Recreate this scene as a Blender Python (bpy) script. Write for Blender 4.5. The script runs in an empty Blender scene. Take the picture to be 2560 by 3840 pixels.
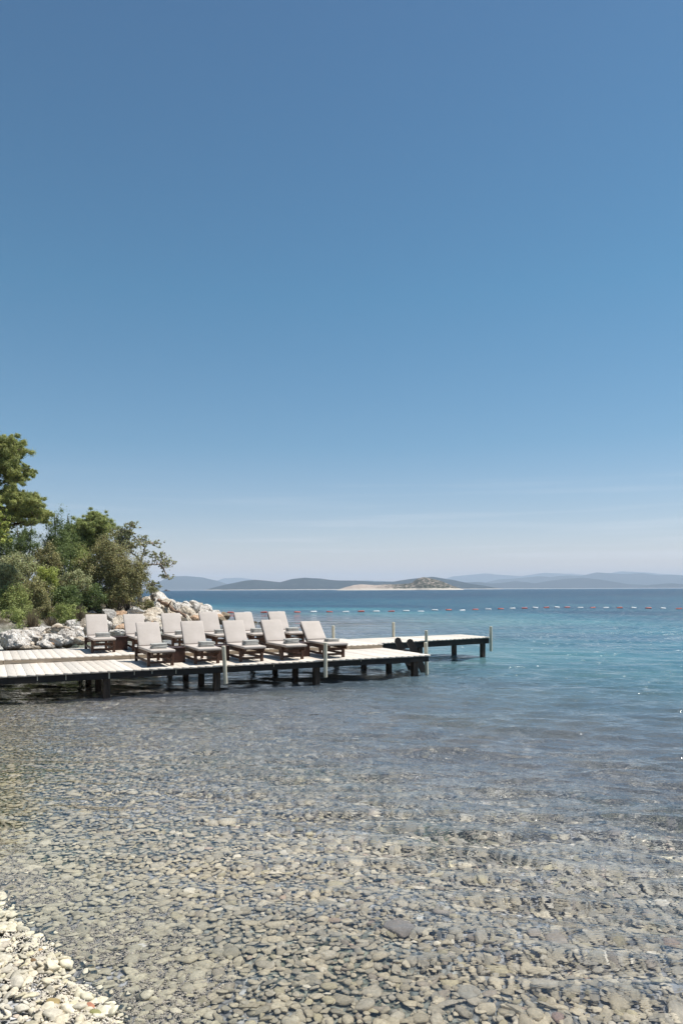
import bpy, bmesh, math, random
import numpy as np
from mathutils import Vector, Matrix, noise, Quaternion
random.seed(7)
rng = np.random.RandomState(11)
SC = bpy.context.scene
COL = SC.collection

# ------------------------------------------------------------------ camera
F, HY, CAMZ, ROLL = 2760.0, 2210.0, 2.54, 0.0042
cam = bpy.data.cameras.new('camera')
cam_o = bpy.data.objects.new('camera', cam)
COL.objects.link(cam_o)
SC.camera = cam_o
cam.sensor_fit = 'VERTICAL'
cam.sensor_height = 36.0
cam.lens = F / 3840 * 36.0
cam.shift_y = (HY - 1920) / 3840
cam.clip_start, cam.clip_end = 0.1, 80000
cam_o.matrix_world = Matrix.Translation((0, 0, CAMZ)) @ Matrix.Rotation(math.radians(90), 4, 'X') @ Matrix.Rotation(-ROLL, 4, 'Z')

# ------------------------------------------------------------------ sky, sun, exposure
SUN = Vector((0.48, 0.08, 1.0)).normalized()
world = bpy.data.worlds.new('World')
SC.world = world
world.use_nodes = True
wt = world.node_tree
sky = wt.nodes.new('ShaderNodeTexSky')
sky.sky_type = 'NISHITA'
sky.sun_disc = False
sky.sun_elevation = math.asin(SUN.z)
sky.sun_rotation = math.atan2(SUN.x, SUN.y)
sky.altitude = 0
sky.air_density = 1.0
sky.dust_density = 0.4
sky.ozone_density = 1.6
bg = wt.nodes['Background']
bg.inputs['Strength'].default_value = 0.08
# thin cirrus streaks low in the right of the sky
wc = wt.nodes.new('ShaderNodeTexCoord')
wm = wt.nodes.new('ShaderNodeMapping')
wm.inputs['Rotation'].default_value = (0, math.radians(4), 0)
wm.inputs['Scale'].default_value = (2.2, 2.2, 60)
wn = wt.nodes.new('ShaderNodeTexNoise')
wn.inputs['Scale'].default_value = 1.3
wn.inputs['Detail'].default_value = 5
wr = wt.nodes.new('ShaderNodeMapRange')
wr.inputs['From Min'].default_value = 0.52
wr.inputs['From Max'].default_value = 0.8
ws = wt.nodes.new('ShaderNodeSeparateXYZ')
wb = wt.nodes.new('ShaderNodeMapRange')      # only near the horizon band
wb.inputs['From Min'].default_value = 0.16
wb.inputs['From Max'].default_value = 0.05
wmul = wt.nodes.new('ShaderNodeMath'); wmul.operation = 'MULTIPLY'
wmul2 = wt.nodes.new('ShaderNodeMath'); wmul2.operation = 'MULTIPLY'; wmul2.inputs[1].default_value = 0.5
wmix = wt.nodes.new('ShaderNodeMixRGB')
wmix.inputs['Color2'].default_value = (8.2, 8.2, 8.6, 1)
L = wt.links.new
L(wc.outputs['Generated'], wm.inputs[0]); L(wm.outputs[0], wn.inputs['Vector'])
L(wn.outputs[0], wr.inputs['Value']); L(wc.outputs['Generated'], ws.inputs[0])
L(ws.outputs['Z'], wb.inputs['Value']); L(wr.outputs[0], wmul.inputs[0]); L(wb.outputs[0], wmul.inputs[1])
L(wmul.outputs[0], wmul2.inputs[0]); L(wmul2.outputs[0], wmix.inputs['Fac'])
# clear deep blue overhead, pale towards the horizon
wt2 = wt.nodes.new('ShaderNodeValToRGB')
for i, (p_, c_) in enumerate([(0.0, (1.30, 1.02, 1.09)), (0.05, (1.06, 0.95, 1.01)), (0.10, (0.83, 0.87, 0.94)), (0.19, (0.59, 0.83, 0.90)), (0.37, (0.47, 0.85, 0.91)), (0.63, (0.48, 0.76, 0.85))]):
    if i > 1: wt2.color_ramp.elements.new(p_)
    wt2.color_ramp.elements[i].position = p_; wt2.color_ramp.elements[i].color = (*c_, 1)
wtm = wt.nodes.new('ShaderNodeMixRGB'); wtm.blend_type = 'MULTIPLY'; wtm.inputs[0].default_value = 1
L(ws.outputs['Z'], wt2.inputs[0]); L(sky.outputs[0], wtm.inputs[1]); L(wt2.outputs[0], wtm.inputs[2])
L(wtm.outputs[0], wmix.inputs['Color1']); L(wmix.outputs[0], bg.inputs['Color'])

sl = bpy.data.lights.new('sun', 'SUN')
sl.energy = 4.2
sl.angle = math.radians(0.5)
sl.color = (1.0, 0.955, 0.89)
sl.cycles.is_caustics_light = True
sun_o = bpy.data.objects.new('sun', sl)
sun_o.rotation_euler = SUN.to_track_quat('Z', 'Y').to_euler()
COL.objects.link(sun_o)
SC.view_settings.view_transform = 'Standard'
SC.view_settings.look = 'None'
SC.view_settings.exposure = 0.52
SC.view_settings.gamma = 1.0
SC.cycles.caustics_refractive = True
SC.cycles.caustics_reflective = True
SC.cycles.max_bounces = 10
SC.cycles.volume_bounces = 2
SC.cycles.transparent_max_bounces = 16
SC.cycles.sample_clamp_indirect = 6

# ------------------------------------------------------------------ helpers
def link(o, parent=None):
    COL.objects.link(o)
    if parent is not None:
        o.parent = parent
    return o

def tag(o, label=None, cat=None, group=None, kind=None):
    if label: o['label'] = label
    if cat: o['category'] = cat
    if group: o['group'] = group
    if kind: o['kind'] = kind
    return o

def empty(name, loc=(0, 0, 0), rz=0.0, label=None, cat=None, group=None):
    o = bpy.data.objects.new(name, None)
    o.empty_display_size = 0.2
    o.location = loc
    o.rotation_euler = (0, 0, rz)
    COL.objects.link(o)
    return tag(o, label, cat, group)

def obj(name, bm, m, parent=None, smooth=False):
    me = bpy.data.meshes.new(name)
    bm.to_mesh(me); bm.free()
    if smooth: me.shade_smooth()
    if m: me.materials.append(m)
    return link(bpy.data.objects.new(name, me), parent)

def np_mesh(name, co, faces, m=None, parent=None, smooth=False, colors=None, per='POINT', attr=None):
    """co (n,3); faces (k,3|4) int arrays or list of such arrays"""
    if not isinstance(faces, list): faces = [faces]
    me = bpy.data.meshes.new(name)
    me.vertices.add(len(co))
    me.vertices.foreach_set('co', np.asarray(co, np.float32).ravel())
    loops = np.concatenate([f.ravel() for f in faces])
    tot = np.concatenate([np.full(len(f), f.shape[1]) for f in faces])
    start = np.concatenate([[0], np.cumsum(tot)[:-1]])
    me.loops.add(len(loops)); me.loops.foreach_set('vertex_index', loops.astype(np.int32))
    me.polygons.add(len(tot)); me.polygons.foreach_set('loop_start', start.astype(np.int32))
    if colors is not None:
        a = me.color_attributes.new('Col', 'FLOAT_COLOR', 'POINT')
        c = np.ones((len(co), 4), np.float32); c[:, :3] = colors
        a.data.foreach_set('color', c.ravel())
    if attr is not None:
        for k, v in attr.items():
            a = me.attributes.new(k, 'FLOAT', 'POINT')
            a.data.foreach_set('value', np.asarray(v, np.float32).ravel())
    me.update(calc_edges=True)
    if smooth: me.shade_smooth()
    if m: me.materials.append(m)
    return link(bpy.data.objects.new(name, me), parent)

def box(bm, c, s, bevel=0.0, rot=None, seg=2):
    r = bmesh.ops.create_cube(bm, size=1.0)
    vs = r['verts']
    for v in vs: v.co = Vector((v.co.x * s[0], v.co.y * s[1], v.co.z * s[2]))
    if bevel > 0:
        es = list({e for v in vs for e in v.link_edges})
        rr = bmesh.ops.bevel(bm, geom=es, offset=bevel, segments=seg, profile=0.5, affect='EDGES')
        vs = list({v for f in rr['faces'] for v in f.verts} | {v for v in vs if v.is_valid})
    M = Matrix.Translation(c) @ (rot.to_4x4() if rot is not None else Matrix.Identity(4))
    for v in vs: v.co = M @ v.co
    return vs

def tube_np(pts, rad, n=10, cap=True):
    pts = [Vector(p) for p in pts]
    co = []; faces = []
    for i, p in enumerate(pts):
        d = (pts[min(i + 1, len(pts) - 1)] - pts[max(i - 1, 0)]).normalized()
        q = d.to_track_quat('Z', 'Y')
        for k in range(n):
            a = 2 * math.pi * k / n
            co.append(p + q @ Vector((math.cos(a) * rad[i], math.sin(a) * rad[i], 0)))
    for i in range(len(pts) - 1):
        for k in range(n):
            faces.append((i * n + k, i * n + (k + 1) % n, (i + 1) * n + (k + 1) % n, (i + 1) * n + k))
    return co, faces

def tube(bm, pts, rad, n=10):
    co, fs = tube_np(pts, rad, n)
    vs = [bm.verts.new(c) for c in co]
    for f in fs: bm.faces.new([vs[i] for i in f])
    bm.faces.new(vs[:n][::-1]); bm.faces.new(vs[-n:])
    return vs

def smooth_path(pts, k=5):
    P = [Vector(p) for p in pts]; out = []
    for i in range(len(P) - 1):
        p0 = P[max(i - 1, 0)]; p1 = P[i]; p2 = P[i + 1]; p3 = P[min(i + 2, len(P) - 1)]
        for j in range(k):
            t = j / k
            out.append(0.5 * ((2 * p1) + (p2 - p0) * t + (2 * p0 - 5 * p1 + 4 * p2 - p3) * t * t + (3 * p1 - p0 - 3 * p2 + p3) * t ** 3))
    out.append(P[-1])
    return out

def at(x, y, Y):
    """photo pixel -> point at depth Y"""
    yy = y + ROLL * (x - 1280)
    return Vector(((x - 1280) / F * Y, Y, CAMZ - (yy - HY) / F * Y))

def at_z(x, y, z=0.0):
    yy = y + ROLL * (x - 1280)
    Y = F * (CAMZ - z) / (yy - HY)
    return Vector(((x - 1280) / F * Y, Y, z))

# ------------------------------------------------------------------ materials
def mat(name):
    m = bpy.data.materials.new(name); m.use_nodes = True
    return m, m.node_tree, m.node_tree.nodes['Principled BSDF']

def nd(t, kind, **kw):
    n = t.nodes.new(kind)
    for k, v in kw.items():
        if hasattr(n, k): setattr(n, k, v)
        else: n.inputs[k].default_value = v
    return n

def ramp(t, stops, src):
    r = t.nodes.new('ShaderNodeValToRGB')
    e = r.color_ramp.elements
    while len(e) < len(stops): e.new(0.5)
    for i, (p, c) in enumerate(stops):
        e[i].position = p; e[i].color = (*c, 1)
    t.links.new(src, r.inputs[0])
    return r

def noisy(name, c1, c2, scale=8, rough=0.8, bump=0.3, bscale=40, bdist=0.01, stretch=(1, 1, 1), detail=6, coord='Object', attr=False, spec=0.3, c3=None):
    m, t, b = mat(name)
    tc = nd(t, 'ShaderNodeTexCoord'); mp = nd(t, 'ShaderNodeMapping', Scale=stretch)
    t.links.new(tc.outputs[coord], mp.inputs[0])
    n = nd(t, 'ShaderNodeTexNoise', Scale=scale, Detail=detail, Roughness=0.62)
    t.links.new(mp.outputs[0], n.inputs['Vector'])
    stops = [(0.32, c1), (0.68, c2)] if c3 is None else [(0.3, c1), (0.5, c2), (0.72, c3)]
    r = ramp(t, stops, n.outputs[0])
    out = r.outputs[0]
    if attr:
        a = nd(t, 'ShaderNodeAttribute', attribute_name='Col')
        mm = nd(t, 'ShaderNodeMixRGB', blend_type='MULTIPLY'); mm.inputs[0].default_value = 1
        t.links.new(out, mm.inputs[1]); t.links.new(a.outputs['Color'], mm.inputs[2]); out = mm.outputs[0]
    t.links.new(out, b.inputs['Base Color'])
    b.inputs['Roughness'].default_value = rough
    b.inputs['Specular IOR Level'].default_value = spec
    if bump:
        n2 = nd(t, 'ShaderNodeTexNoise', Scale=bscale, Detail=8, Roughness=0.65)
        t.links.new(mp.outputs[0], n2.inputs['Vector'])
        bp = nd(t, 'ShaderNodeBump', Strength=bump, Distance=bdist)
        t.links.new(n2.outputs[0], bp.inputs['Height']); t.links.new(bp.outputs[0], b.inputs['Normal'])
    return m

M_DECK = noisy('cream_deck_paint', (0.58, 0.52, 0.44), (0.74, 0.675, 0.595), scale=5, stretch=(6, 0.8, 1), bump=0.25, bscale=60, bdist=0.004, attr=True, rough=0.75)
M_RISER = noisy('weathered_riser_wood', (0.42, 0.33, 0.24), (0.58, 0.49, 0.38), scale=4, stretch=(1, 4, 10), bump=0.3, rough=0.8)
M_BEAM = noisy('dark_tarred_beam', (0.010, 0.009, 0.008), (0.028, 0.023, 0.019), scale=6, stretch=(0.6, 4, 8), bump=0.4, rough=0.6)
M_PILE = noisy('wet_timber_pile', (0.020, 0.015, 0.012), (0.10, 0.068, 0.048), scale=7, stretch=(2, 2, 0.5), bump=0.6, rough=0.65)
M_POST = noisy('cream_post_paint', (0.50, 0.46, 0.34), (0.66, 0.62, 0.50), scale=9, stretch=(2, 2, 0.7), bump=0.25, rough=0.6)
M_WOOD = noisy('dark_brown_teak', (0.045, 0.022, 0.014), (0.12, 0.062, 0.040), scale=9, stretch=(1, 1, 1), bump=0.3, rough=0.5, bscale=70)
M_BOX = noisy('dark_box_wood', (0.030, 0.014, 0.010), (0.075, 0.036, 0.026), scale=7, bump=0.25, rough=0.45)
M_CUSH = noisy('taupe_canvas', (0.49, 0.435, 0.385), (0.56, 0.50, 0.45), scale=3.5, bump=0.5, bscale=190, bdist=0.003, rough=0.95, spec=0.1)
M_TOWEL = noisy('grey_terry_towel', (0.40, 0.39, 0.355), (0.54, 0.53, 0.49), scale=14, bump=0.6, bscale=160, bdist=0.006, rough=1.0, spec=0.05)
M_RED = noisy('faded_red_plastic', (0.40, 0.075, 0.05), (0.55, 0.13, 0.09), scale=6, bump=0, rough=0.45)
M_WHITE = noisy('white_float_plastic', (0.62, 0.62, 0.60), (0.8, 0.8, 0.79), scale=6, bump=0, rough=0.45)
M_BARK = noisy('grey_brown_bark', (0.05, 0.035, 0.025), (0.16, 0.12, 0.09), scale=6, stretch=(3, 3, 0.8), bump=0.6, rough=0.95)
M_PALEBARK = noisy('pale_weathered_bark', (0.22, 0.17, 0.13), (0.52, 0.45, 0.38), scale=5, stretch=(2, 2, 1), bump=0.5, rough=0.9)
M_DRIFT = noisy('driftwood_brown', (0.10, 0.055, 0.035), (0.30, 0.20, 0.14), scale=5, stretch=(1, 1, 1), bump=0.6, rough=0.9)

def leaf_mat(name, trans=0.33):
    m, t, b = mat(name)
    a = nd(t, 'ShaderNodeAttribute', attribute_name='Col')
    tr = nd(t, 'ShaderNodeBsdfTranslucent'); mx = nd(t, 'ShaderNodeMixShader'); mx.inputs[0].default_value = trans
    t.links.new(a.outputs['Color'], b.inputs['Base Color']); t.links.new(a.outputs['Color'], tr.inputs['Color'])
    b.inputs['Roughness'].default_value = 0.55; b.inputs['Specular IOR Level'].default_value = 0.35
    t.links.new(b.outputs[0], mx.inputs[1]); t.links.new(tr.outputs[0], mx.inputs[2])
    t.links.new(mx.outputs[0], t.nodes['Material Output'].inputs['Surface'])
    return m
M_LEAF = leaf_mat('foliage')

def rock_mat():
    m, t, b = mat('pitted_limestone')
    tc = nd(t, 'ShaderNodeTexCoord'); geo = nd(t, 'ShaderNodeNewGeometry')
    n1 = nd(t, 'ShaderNodeTexNoise', Scale=1.6, Detail=9, Roughness=0.7)
    t.links.new(geo.outputs['Position'], n1.inputs['Vector'])
    r = ramp(t, [(0.30, (0.26, 0.20, 0.15)), (0.40, (0.62, 0.56, 0.49)), (0.50, (0.80, 0.755, 0.69)), (0.75, (0.86, 0.82, 0.76))], n1.outputs[0])
    # per-rock tint
    oi = nd(t, 'ShaderNodeObjectInfo')
    mm = nd(t, 'ShaderNodeMixRGB', blend_type='MULTIPLY'); mm.inputs[0].default_value = 1
    t.links.new(r.outputs[0], mm.inputs[1]); t.links.new(oi.outputs['Color'], mm.inputs[2])
    # darker and browner along the pits
    v = nd(t, 'ShaderNodeTexVoronoi', Scale=5.0); v.feature = 'DISTANCE_TO_EDGE'
    dn = nd(t, 'ShaderNodeTexNoise', Scale=4.0, Detail=4)
    t.links.new(geo.outputs['Position'], dn.inputs['Vector'])
    av = nd(t, 'ShaderNodeVectorMath', operation='MULTIPLY_ADD'); av.inputs[1].default_value = (0.5, 0.5, 0.5)
    t.links.new(dn.outputs['Color'], av.inputs[0]); t.links.new(geo.outputs['Position'], av.inputs[2])
    t.links.new(av.outputs[0], v.inputs['Vector'])
    vr = ramp(t, [(0.0, (0.45, 0.38, 0.32)), (0.07, (1, 1, 1))], v.outputs['Distance'])
    m2 = nd(t, 'ShaderNodeMixRGB', blend_type='MULTIPLY'); m2.inputs[0].default_value = 0.8
    t.links.new(mm.outputs[0], m2.inputs[1]); t.links.new(vr.outputs[0], m2.inputs[2])
    # tide stain
    sp = nd(t, 'ShaderNodeSeparateXYZ'); t.links.new(geo.outputs['Position'], sp.inputs[0])
    ad = nd(t, 'ShaderNodeMath', operation='MULTIPLY_ADD'); ad.inputs[1].default_value = -0.35
    t.links.new(n1.outputs[0], ad.inputs[0]); t.links.new(sp.outputs['Z'], ad.inputs[2])
    tr = nd(t, 'ShaderNodeMapRange'); tr.inputs['From Min'].default_value = 0.10; tr.inputs['From Max'].default_value = -0.04
    t.links.new(ad.outputs[0], tr.inputs['Value'])
    m3 = nd(t, 'ShaderNodeMixRGB'); m3.inputs['Color2'].default_value = (0.10, 0.075, 0.045, 1)
    t.links.new(tr.outputs[0], m3.inputs[0]); t.links.new(m2.outputs[0], m3.inputs['Color1'])
    t.links.new(m3.outputs[0], b.inputs['Base Color'])
    b.inputs['Roughness'].default_value = 0.9; b.inputs['Specular IOR Level'].default_value = 0.2
    n2 = nd(t, 'ShaderNodeTexNoise', Scale=7.0, Detail=10, Roughness=0.72)
    t.links.new(geo.outputs['Position'], n2.inputs['Vector'])
    b1 = nd(t, 'ShaderNodeBump', Strength=1.0, Distance=0.16); t.links.new(n2.outputs[0], b1.inputs['Height'])
    b2 = nd(t, 'ShaderNodeBump', Strength=0.6, Distance=0.08); t.links.new(vr.outputs[0], b2.inputs['Height'])
    t.links.new(b1.outputs[0], b2.inputs['Normal']); t.links.new(b2.outputs[0], b.inputs['Normal'])
    return m
M_ROCK = rock_mat()

# ------------------------------------------------------------------ ground height
SHORE = [(6.0, -6.0), (1.0, 1.0), (-0.72, 3.5), (-1.36, 4.30), (-1.97, 5.06), (-2.76, 5.90), (-5.7, 9.3), (-9.2, 14), (-12.7, 20), (-15.8, 26), (-15.2, 30.2),
         (-12.9, 32.4), (-12.2, 35), (-11.5, 38.5), (-10.5, 42), (-10.8, 48), (-11.2, 52.5), (-8.9, 54.5), (-9.3, 57.5), (-13.5, 62), (-24, 76), (-60, 110), (-200, 200)]
S = np.array(SHORE, float)
def shore_dist(X, Y):
    """signed: positive on the water side (to the right)"""
    X = np.asarray(X, float); Y = np.asarray(Y, float)
    best = np.full(X.shape, 1e9); sg = np.ones(X.shape)
    for i in range(len(S) - 1):
        a, b = S[i], S[i + 1]; d = b - a; l2 = d @ d
        t = np.clip(((X - a[0]) * d[0] + (Y - a[1]) * d[1]) / l2, 0, 1)
        px = X - (a[0] + t * d[0]); py = Y - (a[1] + t * d[1])
        q = px * px + py * py
        cr = d[0] * py - d[1] * px         # >0 = left of the segment = land
        m = q < best - 1e-9
        best = np.where(m, q, best); sg = np.where(m, np.where(cr > 0, -1.0, 1.0), sg)
    return np.sqrt(best) * sg

def vnoise(X, Y, sc, seed=0):
    """cheap smooth value noise in numpy"""
    x = np.asarray(X) / sc + seed * 17.3; y = np.asarray(Y) / sc - seed * 9.1
    xi = np.floor(x); yi = np.floor(y); fx = x - xi; fy = y - yi
    fx = fx * fx * (3 - 2 * fx); fy = fy * fy * (3 - 2 * fy)
    def h(a, b):
        v = np.sin(a * 127.1 + b * 311.7 + seed * 74.7) * 43758.5453
        return v - np.floor(v)
    return (h(xi, yi) * (1 - fx) + h(xi + 1, yi) * fx) * (1 - fy) + (h(xi, yi + 1) * (1 - fx) + h(xi + 1, yi + 1) * fx) * fy

def ground_z(X, Y):
    d = shore_dist(X, Y)
    w = np.clip(d, 0, None); l = np.clip(-d, 0, None)
    dep = -(0.050 * w + 0.0042 * w * w + 0.040 * (1 - np.exp(-w / 0.12)))
    dep = np.maximum(dep, -9.0)
    far = np.clip((np.asarray(Y) - 27) / 4.0, 0, 1)
    land_b = 0.075 * l + 0.004 * l * l + 0.02 * (1 - np.exp(-l / 0.10))
    land_h = 0.42 * np.minimum(l, 3.0) + 0.20 * np.clip(l - 3, 0, 14)
    land = land_b * (1 - far) + land_h * far
    n = (vnoise(X, Y, 0.9, 1) - 0.5) * 0.10 + (vnoise(X, Y, 3.1, 2) - 0.5) * 0.22
    near = np.clip((np.hypot(X, Y) - 6) / 16.0, 0.12, 1.0)
    return np.where(d > 0, dep, land) + n * near * np.clip(np.abs(d) / 1.5, 0.1, 1)

def axis(lo, hi, fine_lo, fine_hi, step, grow=1.12):
    a = list(np.arange(fine_lo, fine_hi + 1e-9, step))
    s = step
    while a[-1] < hi: s *= grow; a.append(a[-1] + s)
    s = step; left = []
    x = a[0]
    while x > lo: s *= grow; x -= s; left.append(x)
    return np.array(left[::-1] + a)

def grid_faces(nx, ny):
    i = (np.arange(ny - 1)[:, None] * nx + np.arange(nx - 1)[None]).ravel()
    return np.stack([i, i + 1, i + nx + 1, i + nx], -1)

# seabed and shore: one sheet, reaching past the horizon
def bed_mat():
    m, t, b = mat('gravel_bed')
    geo = nd(t, 'ShaderNodeNewGeometry')
    v = nd(t, 'ShaderNodeTexVoronoi', Scale=13.0); v2 = nd(t, 'ShaderNodeTexVoronoi', Scale=13.0); v2.feature = 'DISTANCE_TO_EDGE'
    t.links.new(geo.outputs['Position'], v.inputs['Vector']); t.links.new(geo.outputs['Position'], v2.inputs['Vector'])
    sc = nd(t, 'ShaderNodeSeparateColor'); t.links.new(v.outputs['Color'], sc.inputs[0])
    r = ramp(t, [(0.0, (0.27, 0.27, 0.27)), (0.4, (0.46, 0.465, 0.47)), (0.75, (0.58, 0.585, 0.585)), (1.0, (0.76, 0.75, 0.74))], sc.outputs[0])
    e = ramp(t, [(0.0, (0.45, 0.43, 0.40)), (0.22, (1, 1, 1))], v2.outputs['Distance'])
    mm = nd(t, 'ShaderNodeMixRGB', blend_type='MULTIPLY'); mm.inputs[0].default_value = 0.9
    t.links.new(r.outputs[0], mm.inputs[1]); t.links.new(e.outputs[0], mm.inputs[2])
    # weed patches
    n = nd(t, 'ShaderNodeTexNoise', Scale=0.35, Detail=5); t.links.new(geo.outputs['Position'], n.inputs['Vector'])
    nr = ramp(t, [(0.45, (1, 1, 1)), (0.62, (0.55, 0.60, 0.42))], n.outputs[0])
    m2 = nd(t, 'ShaderNodeMixRGB', blend_type='MULTIPLY'); m2.inputs[0].default_value = 1
    t.links.new(mm.outputs[0], m2.inputs[1]); t.links.new(nr.outputs[0], m2.inputs[2])
    # land: earth and litter above the strand
    sp = nd(t, 'ShaderNodeSeparateXYZ'); t.links.new(geo.outputs['Position'], sp.inputs[0])
    n3 = nd(t, 'ShaderNodeTexNoise', Scale=2.2, Detail=8); t.links.new(geo.outputs['Position'], n3.inputs['Vector'])
    er = ramp(t, [(0.35, (0.05, 0.042, 0.028)), (0.55, (0.12, 0.10, 0.07)), (0.72, (0.42, 0.38, 0.32))], n3.outputs[0])
    mr = nd(t, 'ShaderNodeMapRange'); mr.inputs['From Min'].default_value = 0.55; mr.inputs['From Max'].default_value = 1.1
    t.links.new(sp.outputs['Z'], mr.inputs['Value'])
    m4 = nd(t, 'ShaderNodeMixRGB'); t.links.new(mr.outputs[0], m4.inputs[0]); t.links.new(m2.outputs[0], m4.inputs['Color1']); t.links.new(er.outputs[0], m4.inputs['Color2'])
    t.links.new(m4.outputs[0], b.inputs['Base Color'])
    b.inputs['Roughness'].default_value = 0.95; b.inputs['Specular IOR Level'].default_value = 0.1
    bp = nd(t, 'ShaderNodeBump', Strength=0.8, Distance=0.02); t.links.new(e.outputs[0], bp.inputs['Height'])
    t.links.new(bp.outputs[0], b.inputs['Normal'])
    return m
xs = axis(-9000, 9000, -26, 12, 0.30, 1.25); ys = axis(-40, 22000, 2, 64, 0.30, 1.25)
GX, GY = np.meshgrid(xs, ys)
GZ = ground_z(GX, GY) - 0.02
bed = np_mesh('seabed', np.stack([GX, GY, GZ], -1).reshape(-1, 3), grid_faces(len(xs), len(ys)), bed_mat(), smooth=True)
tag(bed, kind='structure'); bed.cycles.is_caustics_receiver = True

# ------------------------------------------------------------------ sea surface
def water_mat():
    m, t, b = mat('sea_water')
    t.nodes.remove(b)
    geo = nd(t, 'ShaderNodeNewGeometry')
    # small ripples (the swell is in the mesh)
    mp = nd(t, 'ShaderNodeMapping', Scale=(0.75, 1.25, 1.0)); mp.inputs['Rotation'].default_value = (0, 0, math.radians(-8))
    t.links.new(geo.outputs['Position'], mp.inputs[0])
    n1 = nd(t, 'ShaderNodeTexNoise', Scale=9.0, Detail=3, Roughness=0.55); t.links.new(mp.outputs[0], n1.inputs['Vector'])
    n2 = nd(t, 'ShaderNodeTexNoise', Scale=2.0, Detail=4, Roughness=0.6, Distortion=0.4); t.links.new(mp.outputs[0], n2.inputs['Vector'])
    n3 = nd(t, 'ShaderNodeTexNoise', Scale=0.45, Detail=4, Roughness=0.6); t.links.new(mp.outputs[0], n3.inputs['Vector'])
    at_ = nd(t, 'ShaderNodeAttribute', attribute_name='calm'); ar = nd(t, 'ShaderNodeAttribute', attribute_name='far')
    # wind patches
    mp2 = nd(t, 'ShaderNodeMapping', Scale=(0.010, 0.035, 1)); t.links.new(geo.outputs['Position'], mp2.inputs[0])
    n4 = nd(t, 'ShaderNodeTexNoise', Scale=1.0, Detail=5, Roughness=0.6); t.links.new(mp2.outputs[0], n4.inputs['Vector'])
    wp = nd(t, 'ShaderNodeMapRange'); wp.inputs['From Min'].default_value = 0.3; wp.inputs['From Max'].default_value = 0.7; wp.inputs['To Min'].default_value = 0.55; wp.inputs['To Max'].default_value = 1.3
    t.links.new(n4.outputs[0], wp.inputs['Value'])
    s1 = nd(t, 'ShaderNodeMath', operation='MULTIPLY'); t.links.new(at_.outputs['Fac'], s1.inputs[0]); t.links.new(wp.outputs[0], s1.inputs[1])
    b1 = nd(t, 'ShaderNodeBump', Distance=0.014); t.links.new(n1.outputs[0], b1.inputs['Height']); t.links.new(s1.outputs[0], b1.inputs['Strength'])
    b2 = nd(t, 'ShaderNodeBump', Distance=0.115); t.links.new(n2.outputs[0], b2.inputs['Height']); t.links.new(s1.outputs[0], b2.inputs['Strength'])
    t.links.new(b1.outputs[0], b2.inputs['Normal'])
    s3 = nd(t, 'ShaderNodeMath', operation='MULTIPLY'); t.links.new(ar.outputs['Fac'], s3.inputs[0]); t.links.new(wp.outputs[0], s3.inputs[1])
    b3 = nd(t, 'ShaderNodeBump', Distance=0.9); t.links.new(n3.outputs[0], b3.inputs['Height']); t.links.new(s3.outputs[0], b3.inputs['Strength'])
    t.links.new(b2.outputs[0], b3.inputs['Normal'])
    mp5 = nd(t, 'ShaderNodeMapping', Scale=(0.05, 0.16, 1.0)); t.links.new(geo.outputs['Position'], mp5.inputs[0])
    n7 = nd(t, 'ShaderNodeTexNoise', Scale=1.0, Detail=6, Roughness=0.75); t.links.new(mp5.outputs[0], n7.inputs['Vector'])
    b4 = nd(t, 'ShaderNodeBump', Distance=2.2); t.links.new(n7.outputs[0], b4.inputs['Height']); t.links.new(ar.outputs['Fac'], b4.inputs['Strength'])
    t.links.new(b3.outputs[0], b4.inputs['Normal']); b3 = b4
    g = nd(t, 'ShaderNodeBsdfGlass', IOR=1.36, Roughness=0.0); g.inputs['Color'].default_value = (0.975, 0.98, 0.985, 1)
    t.links.new(b3.outputs[0], g.inputs['Normal'])
    # body colour of deep water, plus a painted sky sheen in the shallows
    rg = nd(t, 'ShaderNodeMapRange'); rg.inputs['To Min'].default_value = 0.07; rg.inputs['To Max'].default_value = 0.33
    mp4 = nd(t, 'ShaderNodeMapping', Scale=(0.05, 0.30, 1)); t.links.new(geo.outputs['Position'], mp4.inputs[0])
    n6 = nd(t, 'ShaderNodeTexNoise', Scale=1.0, Detail=6, Roughness=0.75); t.links.new(mp4.outputs[0], n6.inputs['Vector'])
    rm = nd(t, 'ShaderNodeMath', operation='MULTIPLY_ADD'); rm.inputs[1].default_value = 1.6; rm.inputs[2].default_value = 0.2
    t.links.new(n6.outputs[0], rm.inputs[0])
    rm2 = nd(t, 'ShaderNodeMath', operation='MULTIPLY'); t.links.new(ar.outputs['Fac'], rm2.inputs[0]); t.links.new(rm.outputs[0], rm2.inputs[1])
    t.links.new(rm2.outputs[0], rg.inputs['Value'])
    p = nd(t, 'ShaderNodeBsdfPrincipled', IOR=1.40); t.links.new(rg.outputs[0], p.inputs['Roughness']); t.links.new(b3.outputs[0], p.inputs['Normal'])
    dp = nd(t, 'ShaderNodeAttribute', attribute_name='depth')
    mr = nd(t, 'ShaderNodeMapRange'); mr.inputs['From Max'].default_value = 14.0; t.links.new(dp.outputs['Fac'], mr.inputs['Value'])
    cr = ramp(t, [(0.05, (0.230, 0.275, 0.320)), (0.14, (0.125, 0.245, 0.275)), (0.40, (0.048, 0.195, 0.235)), (0.66, (0.016, 0.085, 0.135)), (1.0, (0.014, 0.060, 0.105))], mr.outputs[0])  # shallow end blued to stand in for reflected sky
    mp3 = nd(t, 'ShaderNodeMapping', Scale=(0.03, 0.05, 1)); t.links.new(geo.outputs['Position'], mp3.inputs[0])
    n5 = nd(t, 'ShaderNodeTexNoise', Scale=1.0, Detail=6, Roughness=0.6); t.links.new(mp3.outputs[0], n5.inputs['Vector'])
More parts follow.
